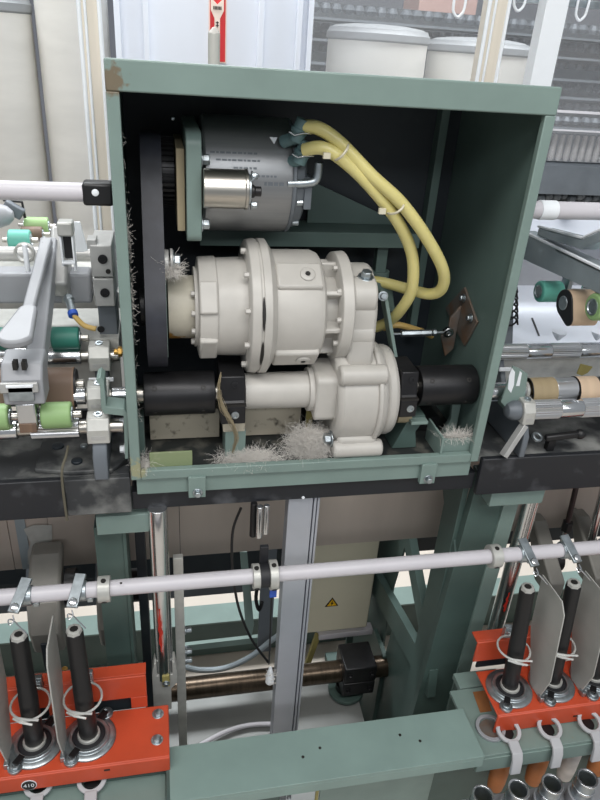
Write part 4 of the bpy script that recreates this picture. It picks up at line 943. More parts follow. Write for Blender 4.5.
spindle(0.655, -0.026, 'black spindle at the left end of the right red bracket', 0.268).location.z -= 0.012
spindle(0.749, -0.027, 'black spindle between the two grey separator plates on the right', 0.268).location.z -= 0.012
spindle(0.843, -0.027, 'black spindle cut off by the right edge of the photo', 0.268).location.z -= 0.012
for x, ln, lb in ((-0.224, -0.014, 'zinc thread guide above the left-edge spindle'), (-0.143, -0.010, 'zinc thread guide above the spindle at the end of the left red bracket'), (0.622, 0.006, 'zinc thread guide right of the collar by the green side frame'), (0.706, 0.006, 'zinc thread guide above the spindle between the right separator plates'), (0.790, 0.006, 'zinc thread guide at the right edge of the photo')):
    guide(x, ln, lb)
def balloon_ring(x, z, label):
    y = -0.105; t = thing('balloon_ring', label, 'ring', (x, y, z-0.01), 'open wire rings round the spindles'); r = 0.031
    pts = [Vector((x+r*math.cos(math.radians(a)), y+r*math.sin(math.radians(a)), z)) for a in range(-120, 241, 12)]
    tail0 = [pts[0]+Vector((0.030, -0.004, -0.002))]; tail1 = [pts[-1]+Vector((0.012, -0.006, 0.003)), pts[-1]+Vector((0.028, -0.012, 0.004))]
    pts2 = [Vector((p.x, p.y, z+0.004*(i/30)-0.002)) for i, p in enumerate(pts)]
    part('wire', MB().tube(pts2+[pts2[-1]+Vector((0.016, -0.006, 0.001)), pts2[-1]+Vector((0.034, -0.010, 0.002))], 0.0021, 8), 'wire', t, bevel=0)
    part('wire_end', MB().tube([pts2[0]+Vector((-0.008, 0.003, 0)), pts2[0]+Vector((0.005, -0.006, 0)), pts2[0]+Vector((0.024, -0.013, 0.0))], 0.0021, 8), 'wire', t, bevel=0)
    part('holder', MB().box(x-0.002, x+0.014, -0.070, -0.060, z-0.012, z+0.016), 'zinc', t)
    part('holder_clip', MB().bar((x+0.006, -0.0755, z+0.004), (x+0.006, -0.066, z+0.006), 0.012, 0.012), 'zinc', t)
    return t
balloon_ring(-0.240, 0.497, 'open wire ring round the left-edge spindle')
balloon_ring(-0.156, 0.497, 'open wire ring round the spindle at the end of the left red bracket')
balloon_ring(0.642, 0.497, 'open wire ring round the first spindle of the right bracket')
balloon_ring(0.738, 0.497, 'open wire ring round the spindle between the right separators')
balloon_ring(0.830, 0.497, 'open wire ring at the right edge of the photo')
def separator(x, lean, label):
    t = thing('separator_plate', label, 'plate', (x, -0.11, ZT), 'grey plates between the spindles')
    prof = [(-0.066, 0.654), (-0.136, 0.655), (-0.151, 0.634), (-0.160, 0.470), (-0.140, ZT+0.001), (-0.105, ZT+0.001), (-0.066, 0.52)]
    vs = [Vector((x+lean*(z-ZT)/0.26, y, z)) for y, z in prof]
    part('plate', MB().prism([v-X3*0.0012 for v in vs], (0.0024, 0, 0)), 'separator', t, bevel=0.0004)
    part('root_clip', MB().box(x-0.004, x+0.004, -0.150, -0.138, ZT, ZT+0.012), 'zinc', t)
    return t
separator(-0.283, 0.0, 'grey separator plate cut off by the left edge of the photo')
separator(-0.193, 0.0, 'grey separator plate between the two left spindles')
separator(0.705, -0.018, 'grey separator plate between the first and second right spindles').location.z -= 0.010
separator(0.797, -0.020, 'grey separator plate at the right edge, right of the second spindle').location.z -= 0.010
# brake levers
def lever(px, py, r, label, zr=0.3585, ye=-0.228):
    c = at(px, py, Z=zr+0.0125); t = thing('brake_lever', label, 'lever', (c.x, c.y, zr), 'white plastic brake levers')
    sl = Vector((0, -math.cos(0.25), -math.sin(0.25))); up_ = Vector((0, -sl.z, sl.y)); up_ = -up_ if up_.z < 0 else up_
    n = 40; poly = []; vs = []; fs = []
    for k in range(n):
        A = 2*math.pi*k/n; u = X3*math.cos(A)+sl*math.sin(A)
        for rr, hh in ((r, 0), (r*0.70, 0), (r*0.70, 0.006), (r, 0.006)): vs.append(c+u*rr+up_*hh)
    for k in range(n):
        j = (k+1) % n
        for e in range(4): fs.append((k*4+e, k*4+(e+1) % 4, j*4+(e+1) % 4, j*4+e))
    part('yoke', MB().add(vs, fs), 'levergrey', t, bevel=0.001)
    f = c+sl*r*0.86; wd = 0.0105
    pr = [(f.y, f.z+0.007), (ye-0.008, zr+0.0075), (ye-0.015, zr-0.0065), (ye-0.019, zr-0.040), (ye-0.012, zr-0.042), (ye-0.0085, zr-0.0085), (ye-0.004, zr+0.0015), (f.y, f.z)]
    part('tongue', MB().prism([(c.x-wd, y, z) for y, z in pr], (2*wd, 0, 0)), 'levergrey', t, bevel=0.0015)
    part('hub', MB().lathe((c.x, c.y+0.004, zr), Z3, [(0, r*0.62), (0.004, r*0.6), (0.005, r*0.3)], 20), 'black', t)
    return t
for px, py, r, lb in ((39, 783, 0.0255, 'white brake lever below the round number badge'), (92, 779, 0.0255, 'white brake lever below the end of the left red bracket'), (508, 731, 0.0245, 'white brake lever below the left end of the right red bracket'), (549, 728, 0.0245, 'second white brake lever from the left under the right red bracket'), (589, 722, 0.0245, 'white brake lever under the right bracket, near the right edge')):
    lever(px, py, r, lb, *((0.3355, -0.228) if px < 300 else (0.3335, -0.209)))
wx = at(490, 729, Z=0.3335)
t = thing('washer_ring', 'pale worn ring on the green rail left of the right red bracket', 'ring', (wx.x, wx.y, 0.3335))
part('ring', MB().pipe((wx.x, wx.y, 0.3335), Z3, 0.006, 0.029, 0.022), 'grey', t)
part('worn_disc', MB().lathe((wx.x, wx.y, 0.3335), Z3, [(0, 0.021), (0.001, 0.021)], 24), 'rust', t)
for i, (x, mt, lb) in enumerate(((0.640, 'orange', 'orange-brown tube hanging below the rail, leftmost'), (0.725, 'orange', 'orange-brown tube hanging below the rail, between two white brake levers'), (0.798, 'tubewhite', 'dusty white tube hanging below the rail'), (0.870, 'orange', 'orange-brown tube hanging below the rail at the right edge'))):
    t = thing('hanging_tube', lb, 'tube', (x, -0.175, 0.15), 'tubes hanging below the right rail')
    part('sleeve', MB().lathe((x, -0.175, 0.165), Z3, [(0, 0.008), (0.006, 0.0155), (0.03, 0.0175), (0.158, 0.0175)], 24), mt, t)
# chrome bobbin cups at the bottom right
tray = solo('bobbin_tray', MB().xy([(0.50, -0.30), (1.1, -0.30), (1.1, -0.215), (0.50, -0.215)], 0.205, 0.215), 'grey', 'pale grey tray holding the chrome cups, bottom right corner', 'tray')
for i, (px, py) in enumerate(((486, 786), (521, 783), (556, 775), (590, 772))):
    p = at(px, py, Y=-0.255); lb = ['chrome bobbin cup at the bottom edge, leftmost of the row', 'second chrome bobbin cup from the left in the bottom row', 'third chrome bobbin cup from the left in the bottom row', 'chrome bobbin cup in the bottom right corner'][i]
    t = thing('bobbin_cup', lb, 'cup', (p.x, -0.255, 0.215), 'chrome cups in the bottom tray'); h = 0.29-0.215
    part('wall', MB().pipe((p.x, -0.255, 0.215), Z3, h, 0.0195, 0.0165), 'zinc', t)
    part('rim', MB().pipe((p.x, -0.255, 0.215+h), Z3, 0.004, 0.0205, 0.0162), 'chrome', t)
    part('band', MB().pipe((p.x, -0.255, 0.215+h-0.026), Z3, 0.006, 0.0208, 0.0190), 'chrome', t)
    part('bore', MB().cyl((p.x, -0.255, 0.216), (p.x, -0.255, 0.220), 0.0160), 'olive', t, bevel=0)
    part('holder', MB().pipe((p.x, -0.255, 0.2155), Z3, 0.03, 0.0245, 0.0197), 'grey', t)

# ================================================================== DRAFTING UNITS
L1, L2, L3 = (0.030, 0.950), (SY, SZ), (0.135, 1.024)     # bottom roller lines (y, z)
def fluted(x0, x1, y, z, r, n=26):
    mb = MB(); vs = []; fs = []; N = n*2
    for x in (x0, x1):
        for i in range(N):
            a = 2*math.pi*i/N; rr = r if i % 2 else r*0.93; vs.append((x, y+rr*math.cos(a), z+rr*math.sin(a)))
    for i in range(N): fs.append((i, (i+1) % N, N+(i+1) % N, N+i))
    fs += [tuple(range(N-1, -1, -1)), tuple(range(N, 2*N))]
    return mb.add(vs, fs)
def roller_line(name, label, yz_, r, segs, group):
    y, z = yz_; t = thing(name, label, 'roller', (segs[0][0], y, z-r), group)
    for a, b, kind in segs:
        if kind == 'f': part('fluted_section', fluted(a, b, y, z, r), 'roller', t, bevel=0)
        elif kind == 's': part('smooth_section', MB().lathe((a, y, z), X3, [(0, r*0.96), (0.001, r*0.98), (b-a-0.001, r*0.98), (b-a, r*0.96)], 32), 'chrome', t)
        else: part('journal', MB().cyl((a, y, z), (b, y, z), r*0.72), 'steel', t)
    return t
# left bottom rollers
roller_line('drafting_roller', 'front steel drafting roller under the light green cots, left of the housing', L1, 0.0150, [(XL, -0.31, 'f'), (-0.31, -0.225, 's'), (-0.225, -0.205, 'j'), (-0.205, -0.135, 'f'), (-0.135, -0.068, 'j')], 'left drafting rollers')
ml = roller_line('apron_roller', 'chrome middle roller shaft entering the left side of the housing', L2, 0.0140, [(XL, -0.125, 's'), (-0.125, -0.085, 'j')], 'left drafting rollers')
part('shaft_end', MB().lathe((-0.085, L2[0], L2[1]), X3, [(0, 0.0125), (0.0235, 0.0125)], 28), 'chrome', ml)
roller_line('drafting_roller', 'back steel drafting roller under the dark green cots, left of the housing', L3, 0.0140, [(XL, -0.31, 's'), (-0.31, -0.22, 'f'), (-0.22, -0.19, 'j'), (-0.19, -0.135, 's'), (-0.135, -0.075, 'j')], 'left drafting rollers')
# lower aprons of the left (olive loops round the middle roller)
def loop_band(poly_out, poly_in, x0, x1):
    n = 60; a = ring_resample(poly_out, n); b = ring_resample(poly_in, n); vs = []; fs = []
    # start both loops at the same angle
    ca = sum(a, Vector((0, 0)))/n
    def rot(ps):
        k = max(range(n), key=lambda i: math.cos(math.atan2(ps[i].y-ca.y, ps[i].x-ca.x))); return ps[k:]+ps[:k]
    a = rot(a); b = rot(b)
    for i in range(n):
        for (x, q) in ((x0, a[i]), (x1, a[i]), (x1, b[i]), (x0, b[i])): vs.append((x, q.x, q.y))
    for i in range(n):
        for k in range(4): fs.append((i*4+k, i*4+(k+1) % 4, ((i+1) % n)*4+(k+1) % 4, ((i+1) % n)*4+k))
    return MB().add(vs, fs)
def roller_pair(name, label, c, xs, ln, r, m, group, apron=False, core=True, x0e=None):
    """one arbor with its two rubber cots; c = (y, z), xs = cot centres"""
    y, z = c; t = thing(name, label, 'roller', (sum(xs)/len(xs), y, z-r), group)
    part('arbor', MB().cyl((min(xs)-ln/2-(0.012 if x0e is None else x0e), y, z), (max(xs)+ln/2+0.014, y, z), r*0.28), 'steel', t)
    for x in xs:
        if apron:
            po = hull([(y, z, r), (y-0.022, z-0.020, r*0.5)], 40); pi2 = hull([(y, z, r*0.94), (y-0.022, z-0.020, r*0.42)], 40)
            part('apron', loop_band(po, pi2, x-ln/2, x+ln/2), m, t, bevel=0)
            part('apron_cradle', MB().yz(hull([(y, z, r*0.9), (y-0.021, z-0.019, r*0.40)], 40), x-ln/2+0.002, x+ln/2+0.003), 'plastic', t)
        else:
            part('cot', MB().lathe((x-ln/2, y, z), X3, [(0, r*0.9), (0.002, r), (ln-0.002, r), (ln, r*0.9)], 36), m, t)
            if core:
                for e_, dd in ((x-ln/2, -X3), (x+ln/2, X3)):
                    part('end_cap', MB().lathe((e_, y, z), dd, [(0, r*0.62), (0.0015, r*0.62), (0.002, r*0.5), (0.0005, r*0.45)], 24), 'zinc', t, bevel=0)
    return t
pg = at(57, 415, Y=0.012); pd_ = at(66, 338, Y=0.14); pb_ = at(61, 384, Y=0.085)
roller_pair('pressure_roller', 'light green top rollers at the front of the left drafting unit', (0.012, pg.z), [at(3, 415, Y=.012).x-0.012, pg.x], 0.043, 0.0200, 'cotlight', 'left top rollers')
roller_pair('pressure_roller', 'brown leather apron rollers in the middle of the left drafting unit', (0.085, pb_.z), [at(3, 385, Y=.085).x-0.014, pb_.x], 0.043, 0.0270, 'apron', 'left top rollers', True)
roller_pair('pressure_roller', 'dark green top rollers at the back of the left drafting unit', (0.14, pd_.z), [at(3, 340, Y=.14).x-0.012, pd_.x], 0.043, 0.0185, 'cotdark', 'left top rollers')

# roller stand left
def stand(x0, x1, label, right=False):
    t = thing('roller_stand', label, 'bearing stand', ((x0+x1)/2, 0.08, 0.868)); xm = (x0+x1)/2
    part('foot', MB().yz([(0.0, 0.868), (0.175, 0.868), (0.175, 1.0), (0.15, 1.008), (0.10, 0.945), (0.045, 0.930), (0.012, 0.930), (0.0, 0.91)], x0+0.006, x1-0.006), 'farmetal', t, bevel=0.002)
    for (y, z), s in ((L1, 1.0), (L2, 0.9), (L3, 1.0)):
        if right and (y, z) != L1: continue
        cp_ = part('cap', MB().yz([(y-0.024, z-0.018), (y+0.020, z-0.018), (y+0.020, z+0.012), (y+0.008, z+0.024), (y-0.014, z+0.022), (y-0.024, z+0.006)], x0, x1), 'clamp', t, bevel=0.002)
        part('cap_screw', MB().lathe((xm, y-0.003, z+0.022), (0, -0.2, 1), [(0, 0.0062), (0.003, 0.0062), (0.003, 0.003), (0.001, 0.003)], 14), 'zinc', cp_, bevel=0)
        part('cap_slot', MB().box(x0+0.006, x1-0.006, y-0.0246, y-0.02, z-0.010, z-0.004), 'greymet', cp_, bevel=0)
    part('spacer', MB().box(x0-0.003, x1+0.003, 0.115, 0.119, 0.985, 0.992), 'white', t)
    return t
stand(-0.122, -0.088, 'pale cast roller bearing stand left of the housing')
stR = stand(0.612, 0.635, 'pale cast roller bearing stand right of the housing', True)
part('end_dome', MB().lathe((0.612, L1[0], L1[1]), -X3, [(0, 0.018), (0.012, 0.018), (0.022, 0.012), (0.025, 0.004)], 28), 'farmetal', stR)
part('slanted_leg', MB().bar((0.620, 0.012, 0.93), (0.585, -0.002, 0.875), 0.010, 0.014, (0, 1, 0)), 'greymet', stR)
# worn base plates on the beam, left
wb = thing('worn_base_casting', 'scuffed grey casting with bolt holes below the left roller stand', 'casting', (-0.14, 0.05, 0.8685))
part('plate', MB().xy([(-0.21, 0.03), (-0.155, 0.018), (-0.09, 0.018), (-0.066, 0.05), (-0.066, 0.18), (-0.21, 0.18)], 0.8685, 0.876), 'beamtop', wb, bevel=0.002)
for px, py, r in ((77, 462, 0.009), (58, 447, 0.010), (84, 447, 0.006)): 
    p = at(px, py, Z=0.876); part('bolt_head', MB().lathe(p, Z3, [(0, r), (0.004, r), (0.005, r*.7)], 16), 'darkpaint' if r > .007 else 'zinc', wb)
solo('loose_cord', MB().tube(smooth_path([at(px, py, Y=y) for px, py, y in ((68, 446, .03), (66, 456, .012), (62, 470, -.004), (63, 490, -.005), (67, 520, -.004))], 5), 0.0022, 7), mat('olive_cord', (96, 92, 78), 0.7), 'thin olive cord hanging over the black beam, left', 'cord', bevel=0)
# green Z bracket on the left side of the housing
zb = thing('z_bracket', 'pale green bent sheet bracket bolted to the left side of the housing', 'bracket', (-0.08, 0.03, 0.88))
q = [at(px, py, Y=0.012) for px, py in ((96, 380), (100, 377), (104, 381), (106, 407), (124, 409), (128.5, 414), (128.5, 459), (125, 459), (123.5, 416), (104, 414), (101, 408), (100, 386))]
part('sheet', MB().prism(q, (0, 0.035, 0)), 'green', zb)
for px, py in ((122, 422), (122.5, 449)): part('bolt', MB().bolt(at(px, py, Y=0.03)+X3*0.004, -X3, 0.006, 0.006), 'white', zb)

# bar, arm and small parts left
xb1 = at(91, 285, Y=.2).x
br_ = thing('arm_support_bar', 'grey rectangular bar carrying the weighting arm, left of the housing', 'bar', (-0.5, 0.22, 1.095))
part('bar', MB().box(XL, xb1, 0.20, 0.245, 1.090, 1.142), 'grey', br_, bevel=0.005)
part('sleeve', MB().box(-0.165, -0.155, 0.195, 0.25, 1.092, 1.155), 'greymet', br_)
hb = thing('bar_holder_block', 'grey clamp block with two socket screws at the end of the support bar', 'clamp', (-0.095, 0.18, 1.07))
hA, hB = at(90, 250, Y=.17).x, at(112, 250, Y=.17).x
hB = min(hB, BX0-0.003)
part('block', MB().box(hA, hB, 0.165, 0.26, 1.148, 1.200), 'greymet', hb, bevel=0.002)
part('block', MB().box(hA+0.002, hB, 0.160, 0.26, 1.10, 1.147), 'greymet', hb, bevel=0.002)
part('bracket_foot', MB().box(hA+0.004, hB, 0.175, 0.24, 0.99, 1.099), 'farmetal', hb, bevel=0.002)
part('lug', MB().box(hA-0.004, hA+0.010, 0.17, 0.20, 1.192, 1.207), 'greymet', hb)
for pz in (1.178, 1.124): part('socket_screw', MB().lathe(((hA+hB)/2+0.002, 0.1645 if pz > 1.15 else 0.1595, pz), -Y3, [(0, 0.0075), (0.002, 0.0075), (0.0022, 0.0045), (0.0005, 0.0045)], 16), 'black', hb, bevel=0)
part('socket_screw', MB().lathe(((hA+hB)/2+0.009, 0.1645, 1.158), -Y3, [(0, 0.004), (0.001, 0.004)], 12), 'ink', hb, bevel=0)

arm = thing('weighting_arm', 'grey weighting arm with a raised lever handle, left of the housing', 'arm', (-0.19, 0.2, 1.15))
a0, a1 = at(50, 243, Y=.23), at(36, 366, Y=.03)
part('channel', MB().bar(a0, a1, 0.026, 0.030, (0, 0.5, 1)), 'grey', arm, bevel=0.003)
part('channel_groove', MB().bar(a0.lerp(a1, .1)+Vector((0.004, -0.0155, .001)), a1.lerp(a0, .06)+Vector((0.004, -0.0155, 0.001)), 0.007, 0.004, (0, 0.5, 1)), 'chrome', arm)
part('pivot_cover', MB().bar(a0+Vector((0.016, 0.03, 0.01)), a0.lerp(a1, .35)+Vector((0.018, 0.02, -0.02)), 0.028, 0.045, (0, 0.5, 1)), 'greymet', arm, bevel=0.005)
l0, l1 = at(47, 240, Y=.205), at(27, 318, Y=.055)
part('lever', MB().bar(l0, l1, 0.018, 0.012, (0, 0.5, 1)), 'grey', arm, bevel=0.003)
part('lever_slot', MB().bar(l0+Vector((-0.006, -0.011, -0.002)), l0+Vector((0.006, -0.011, -0.002)), 0.004, 0.004), 'ink', arm, bevel=0)
g0, g1 = at(28, 312, Y=.06), at(16, 338, Y=.0)
dv = (g1-g0).normalized(); sv = X3
hp = []
for a in range(0, 360, 15):
    A = math.radians(a); cx_ = math.cos(A); sy_ = math.sin(A)
    c = g1 if sy_ > 0 else g0; rr = 0.024 if sy_ > 0 else 0.013
    hp.append(c+sv*cx_*rr+dv*sy_*rr*0.8)
nrm = sv.cross(dv); nrm = nrm if nrm.z > 0 else -nrm
part('handle_paddle', MB().prism([p-nrm*0.006 for p in hp], nrm*0.014), 'grey', arm, bevel=0.004)
fbk = at(27, 378, Y=.012)
nb_ = part('nose_block', MB().yz([(-0.015, fbk.z-0.030), (0.03, fbk.z-0.030), (0.04, fbk.z+0.035), (0.0, fbk.z+0.030), (-0.015, fbk.z+0.01)], fbk.x-0.030, fbk.x+0.026), 'grey', arm, bevel=0.003)
part('nose_cover', MB().box(fbk.x-0.032, fbk.x+0.020, -0.021, -0.015, fbk.z-0.008, fbk.z+0.008), 'greymet', nb_, bevel=0.002)
for px in (16, 25): 
    p = at(px, 363, Y=-0.005); part('slot_mark', MB().box(p.x-0.003, p.x+0.003, -0.0165, -0.004, p.z-0.006, p.z+0.006), 'ink', nb_, bevel=0)
p = at(21, 392, Y=-0.018)
part('clip', MB().box(p.x-0.017, p.x+0.017, -0.021, -0.015, p.z-0.014, p.z+0.013), 'zinc', nb_, bevel=0.001)
part('clip_lip', MB().box(p.x-0.018, p.x+0.018, -0.024, -0.015, p.z+0.009, p.z+0.013), 'white', nb_)
p = at(27, 415, Y=-0.01)
part('saddle', MB().box(p.x-0.013, p.x+0.013, -0.014, 0.02, p.z-0.020, p.z+0.020), 'chrome', arm, bevel=0.002)
part('saddle_block', MB().box(p.x-0.012, p.x+0.012, -0.016, 0.01, p.z-0.027, p.z-0.012), 'apron', arm, 'dark brown pad')
# second small U bracket, fitting
p = at(67, 242, Y=.19)
ub = thing('u_bracket', 'bright U-shaped steel bracket standing behind the weighting arm', 'bracket', (p.x, 0.19, 1.15))
part('block', MB().box(p.x-0.013, p.x+0.011, 0.185, 0.215, at(67, 237, Y=.185).z, at(67, 223, Y=.185).z), 'clamp', ub, bevel=0.003)
part('leg', MB().box(p.x-0.011, p.x-0.008, 0.188, 0.21, 1.150, at(67, 237, Y=.185).z), 'white', ub)
part('leg', MB().box(p.x+0.007, p.x+0.010, 0.188, 0.21, 1.150, at(67, 237, Y=.185).z), 'white', ub)
part('cross_plate', MB().box(p.x-0.011, p.x+0.010, 0.186, 0.20, 1.162, 1.166), 'white', ub)
part('dark_spring', MB().box(p.x-0.007, p.x+0.006, 0.2, 0.206, 1.168, at(67, 238, Y=.19).z), 'plastic', ub)
p = at(25, 252, Y=.2)
ub2 = thing('spring_bracket', 'pale steel spring bracket just left of the weighting arm', 'bracket', (p.x, 0.2, 1.15))
part('frame', MB().pipe((p.x, 0.19, p.z), Y3, 0.012, 0.016, 0.012, 12), 'clamp', ub2)
part('pin', MB().cyl((p.x+0.003, 0.188, 1.150), (p.x+0.003, 0.188, p.z+0.016), 0.004), 'white', ub2)
q0, q1, q2 = at(68, 296, Y=.16), at(73, 314, Y=.13), at(96, 329, Y=.125)
ft = thing('air_fitting', 'small metal fitting with a tan hose below the support bar', 'fitting', (q1.x, .13, q1.z))
part('body', MB().cyl(q0, q1, 0.0065, n=14).lathe(q0, q1-q0, [(0.004, 0.0085), (0.010, 0.0085)], 6), 'zinc', ft)
part('blue_collar', MB().cyl(q1-(q1-q0)*.12, q1+(q1-q0)*.1, 0.008, n=14), 'blue', ft)
part('hose', MB().tube(smooth_path([q1, q1.lerp(q2, .5)+Vector((-.002, 0, -.006)), q2], 6), 0.0042, 10), 'tubedark', ft, bevel=0)
pl_ = thing('cover_plate', 'pale grey cover plate behind the rollers, left of the housing', 'plate', (-0.3, 0.2, 0.93), 'pale cover plates behind the rollers')
part('plate', MB().box(XL, -0.075, 0.155, 0.162, 0.93, 1.045), 'clamp', pl_)
part('ledge', MB().box(XL, -0.075, 0.162, 0.30, 1.040, 1.045), 'clamp', pl_)
part('screw', MB().lathe(at(101, 329, Y=0.155), -Y3, [(0, 0.006), (0.002, 0.006)], 14), 'black', pl_)
sb_ = thing('stop_bolt', 'brass-coloured bolt against the left side of the housing', 'bolt', (-0.07, 0.10, 1.05))
part('stud', MB().cyl((-0.080, 0.10, 1.046), (BX0-0.001, 0.10, 1.046), 0.005), 'brass', sb_)
part('nut', MB().lathe((-0.074, 0.10, 1.046), X3, [(0, 0.0085), (0.007, 0.0085)], 6), 'brass', sb_)

# far-side drafting unit glimpsed at the upper left
fz0 = at(20, 240, Y=.46)
fa = thing('far_weighting_arm', 'pale grey arm of the far-side drafting unit, upper left', 'arm', (fz0.x-0.03, 0.5, 1.15))
p = at(6, 218, Y=.50)
part('arm', MB().lathe((p.x-0.20, 0.50, p.z-0.005), (1, 0, 0.05), [(0, 0.030), (0.18, 0.026), (0.205, 0.018), (0.215, 0.008)], 24), 'grey', fa)
part('nose', MB().bar(at(4, 204, Y=.52), at(23, 215, Y=.52), 0.02, 0.022), 'farmetal', fa, bevel=0.003)
part('stay', MB().tube([at(3, 200, Y=.53), at(22, 202, Y=.53), at(25, 218, Y=.53)], 0.003, 8), 'plastic', fa)
roller_pair('pressure_roller', 'teal top roller of the far-side unit, upper left', (0.46, fz0.z), [fz0.x], 0.040, 0.020, 'cotteal', 'far-side top rollers')
p = at(37, 226, Y=.54); roller_pair('pressure_roller', 'light green top roller of the far-side unit, upper left', (0.54, p.z), [p.x], 0.046, 0.018, 'cotlight', 'far-side top rollers')
p = at(32, 232, Y=.50); roller_pair('pressure_roller', 'brown apron roller of the far-side unit, upper left', (0.50, p.z-0.004), [p.x], 0.040, 0.015, 'apron', 'far-side top rollers')
fbz = at(20, 254, Y=.42).z
fr_ = thing('far_roller_beam', 'pale grey far-side roller beam behind the weighting arm', 'beam', (0.2, 0.5, 0.9))
part('rail', MB().cyl((XL, 0.42, fbz), (BX0-0.02, 0.42, fbz), 0.014), 'greymet', fr_)
part('plate', MB().box(XL, BX0-0.02, 0.33, 0.60, 1.055, 1.065), 'clamp', fr_)
part('face', MB().box(XL, BX0-0.02, 0.33, 0.34, 0.95, 1.055), 'clamp', fr_)
wl = at(76, 232, Y=.36)
solo('white_flap', MB().prism([at(px, py, Y=.30) for px, py in ((74, 222), (80, 222), (88, 250), (84, 252), (76, 252))], (0, 0.004, 0)), 'white', 'white plastic flap with black marks right of the U-shaped bracket', 'flap')

# ---------------- right of the housing
roller_line('drafting_roller', 'front fluted steel roller right of the housing', L1, 0.0180, [(0.635, 0.690, 'f'), (0.690, 0.735, 's'), (0.735, 0.79, 'f'), (0.79, 0.83, 's'), (0.83, XR, 'f')], 'right drafting rollers')
mr_ = thing('apron_roller', 'middle steel roller wearing two leather aprons, right of the housing', 'roller', (0.65, L2[0]-0.02, L2[1]-0.024), 'right drafting rollers')
my, mz = 0.062, at(560, 389, Y=0.062).z
part('core', MB().cyl((BX1+0.002, my, mz), (XR, my, mz), 0.016), 'chrome', mr_)
xm1, xm2, xm3 = at(528, 388, Y=my).x, at(552, 388, Y=my).x, at(574, 388, Y=my).x
part('end_ring', MB().lathe((at(526, 388, Y=my).x-0.006, my, mz), X3, [(0, 0.018), (0.006, 0.018)], 28), 'clamp', mr_)
for xa, xb_, mt, lb in ((xm1, xm2, 'apronolive', 'olive-tan apron'), (xm3, xm3+0.040, 'aprontan', 'light tan apron'), (xm3+0.09, xm3+0.13, 'aprontan', 'light tan apron')):
    part('apron', loop_band(hull([(my, mz, 0.0225), (my-0.006, mz-0.003, 0.019)], 48), hull([(my, mz, 0.0213), (my-0.006, mz-0.003, 0.0178)], 48), xa, xb_), mt, mr_, lb, bevel=0)
    part('apron_edge', loop_band(hull([(my, mz, 0.0230), (my-0.006, mz-0.003, 0.0195)], 48), hull([(my, mz, 0.0211), (my-0.006, mz-0.003, 0.0176)], 48), xa-0.0015, xa-0.0002), 'plastic', mr_, bevel=0)
part('steel_sleeve', MB().lathe((xm2+0.0005, my, mz), X3, [(0, 0.0215), (xm3-xm2-0.003, 0.0215)], 36), 'roller', mr_)
part('black_bush', MB().lathe((xm3+0.041, my, mz), X3, [(0, 0.020), (0.022, 0.022)], 30), 'plastic', mr_)
roller_line('drafting_roller', 'back fluted steel roller right of the housing', (L3[0], 1.016), 0.0150, [(0.60, 0.665, 'f'), (0.665, 0.715, 's'), (0.715, 0.775, 'f'), (0.775, 0.83, 's'), (0.83, XR, 'f')], 'right drafting rollers')
gb2 = thing('slotted_bracket', 'pale green slotted bracket bolted to the right side of the housing', 'bracket', (0.60, 0.03, 0.92))
q = [at(px, py, Y=0.035) for px, py in ((513, 366), (520, 369), (528, 374), (525, 399), (505, 407), (501, 402), (507, 385))]
part('plate', MB().prism(q, (0, 0.004, 0)), 'green', gb2)
q = [at(px, py, Y=0.0345) for px, py in ((512, 368), (515, 372), (514, 385), (511, 393), (508, 389), (509, 376))]
part('slot', MB().prism(q, (0, 0.0012, 0)), 'white', gb2, 'worn bright slot', bevel=0)
q = [at(px, py, Y=0.0345) for px, py in ((520, 371), (522, 373), (519.5, 386), (516, 386))]
part('slot', MB().prism(q, (0, 0.0012, 0)), 'white', gb2, 'worn bright slot', bevel=0)
part('foot', MB().prism([at(px, py, Y=0.035) for px, py in ((505, 406), (525, 398), (524, 402), (505, 411))], (0, 0.03, 0)), 'greenlight', gb2)
ei = at(537, 437, Y=0.016)
solo('eye_bolt', MB().lathe(ei, (0.2, -0.5, 1), [(-0.003, 0.006), (-0.003, 0.010), (0.003, 0.010), (0.003, 0.006)], 18, True), 'zinc', 'small oval steel eye on the black beam below the right front roller', 'eye bolt')
kn = thing('black_lever', 'black plastic lever under the right front roller', 'lever', (0.75, 0.02, 0.91))
part('lever', MB().bar(at(545, 438, Y=.02), at(578, 434, Y=.015), 0.012, 0.012), 'plastic', kn, bevel=0.003)
part('knob', MB().sphere(at(580, 434, Y=.015), 0.010), 'plastic', kn)
part('stem', MB().box(at(549, 440, Y=.02).x, at(556, 440, Y=.02).x, 0.018, 0.03, 0.867, at(549, 438, Y=.02).z), 'black', kn)
cv = thing('cover_plate', 'pale grey cover plate behind the rollers, right of the housing', 'plate', (1.2, 0.25, 0.93), 'pale cover plates behind the rollers')
part('face', MB().box(0.56, XR, 0.165, 0.171, 0.93, 1.005), 'clamp', cv)
part('plate', MB().box(0.56, XR, 0.171, 0.62, 1.000, 1.005), 'whitewall', cv)
part('groove', MB().prism([at(px, py, Z=1.0056) for px, py in ((531, 318), (533, 318), (540, 336), (538, 336))], (0, 0, 0.0004)), 'plastic', cv, bevel=0)
part('tray', MB().box(0.56, XR, 0.100, 0.165, 0.93, 0.936), 'whitewall', cv)
dgs = solo('green_tie_plate', MB().prism([at(px, py, Z=0.939) for px, py in ((557, 357), (571, 357), (581, 378), (568, 378))], (0, 0, 0.004)), 'greendark', 'dark green slanted strap between the right rollers', 'strap')
solo('small_hinge_plate', MB().prism([at(px, py, Y=0.115) for px, py in ((577, 374), (581, 364), (593, 367), (588, 373), (582, 376))], (0, 0.003, 0)), 'olive', 'small olive metal hinge plate behind the tan apron, right edge', 'plate')
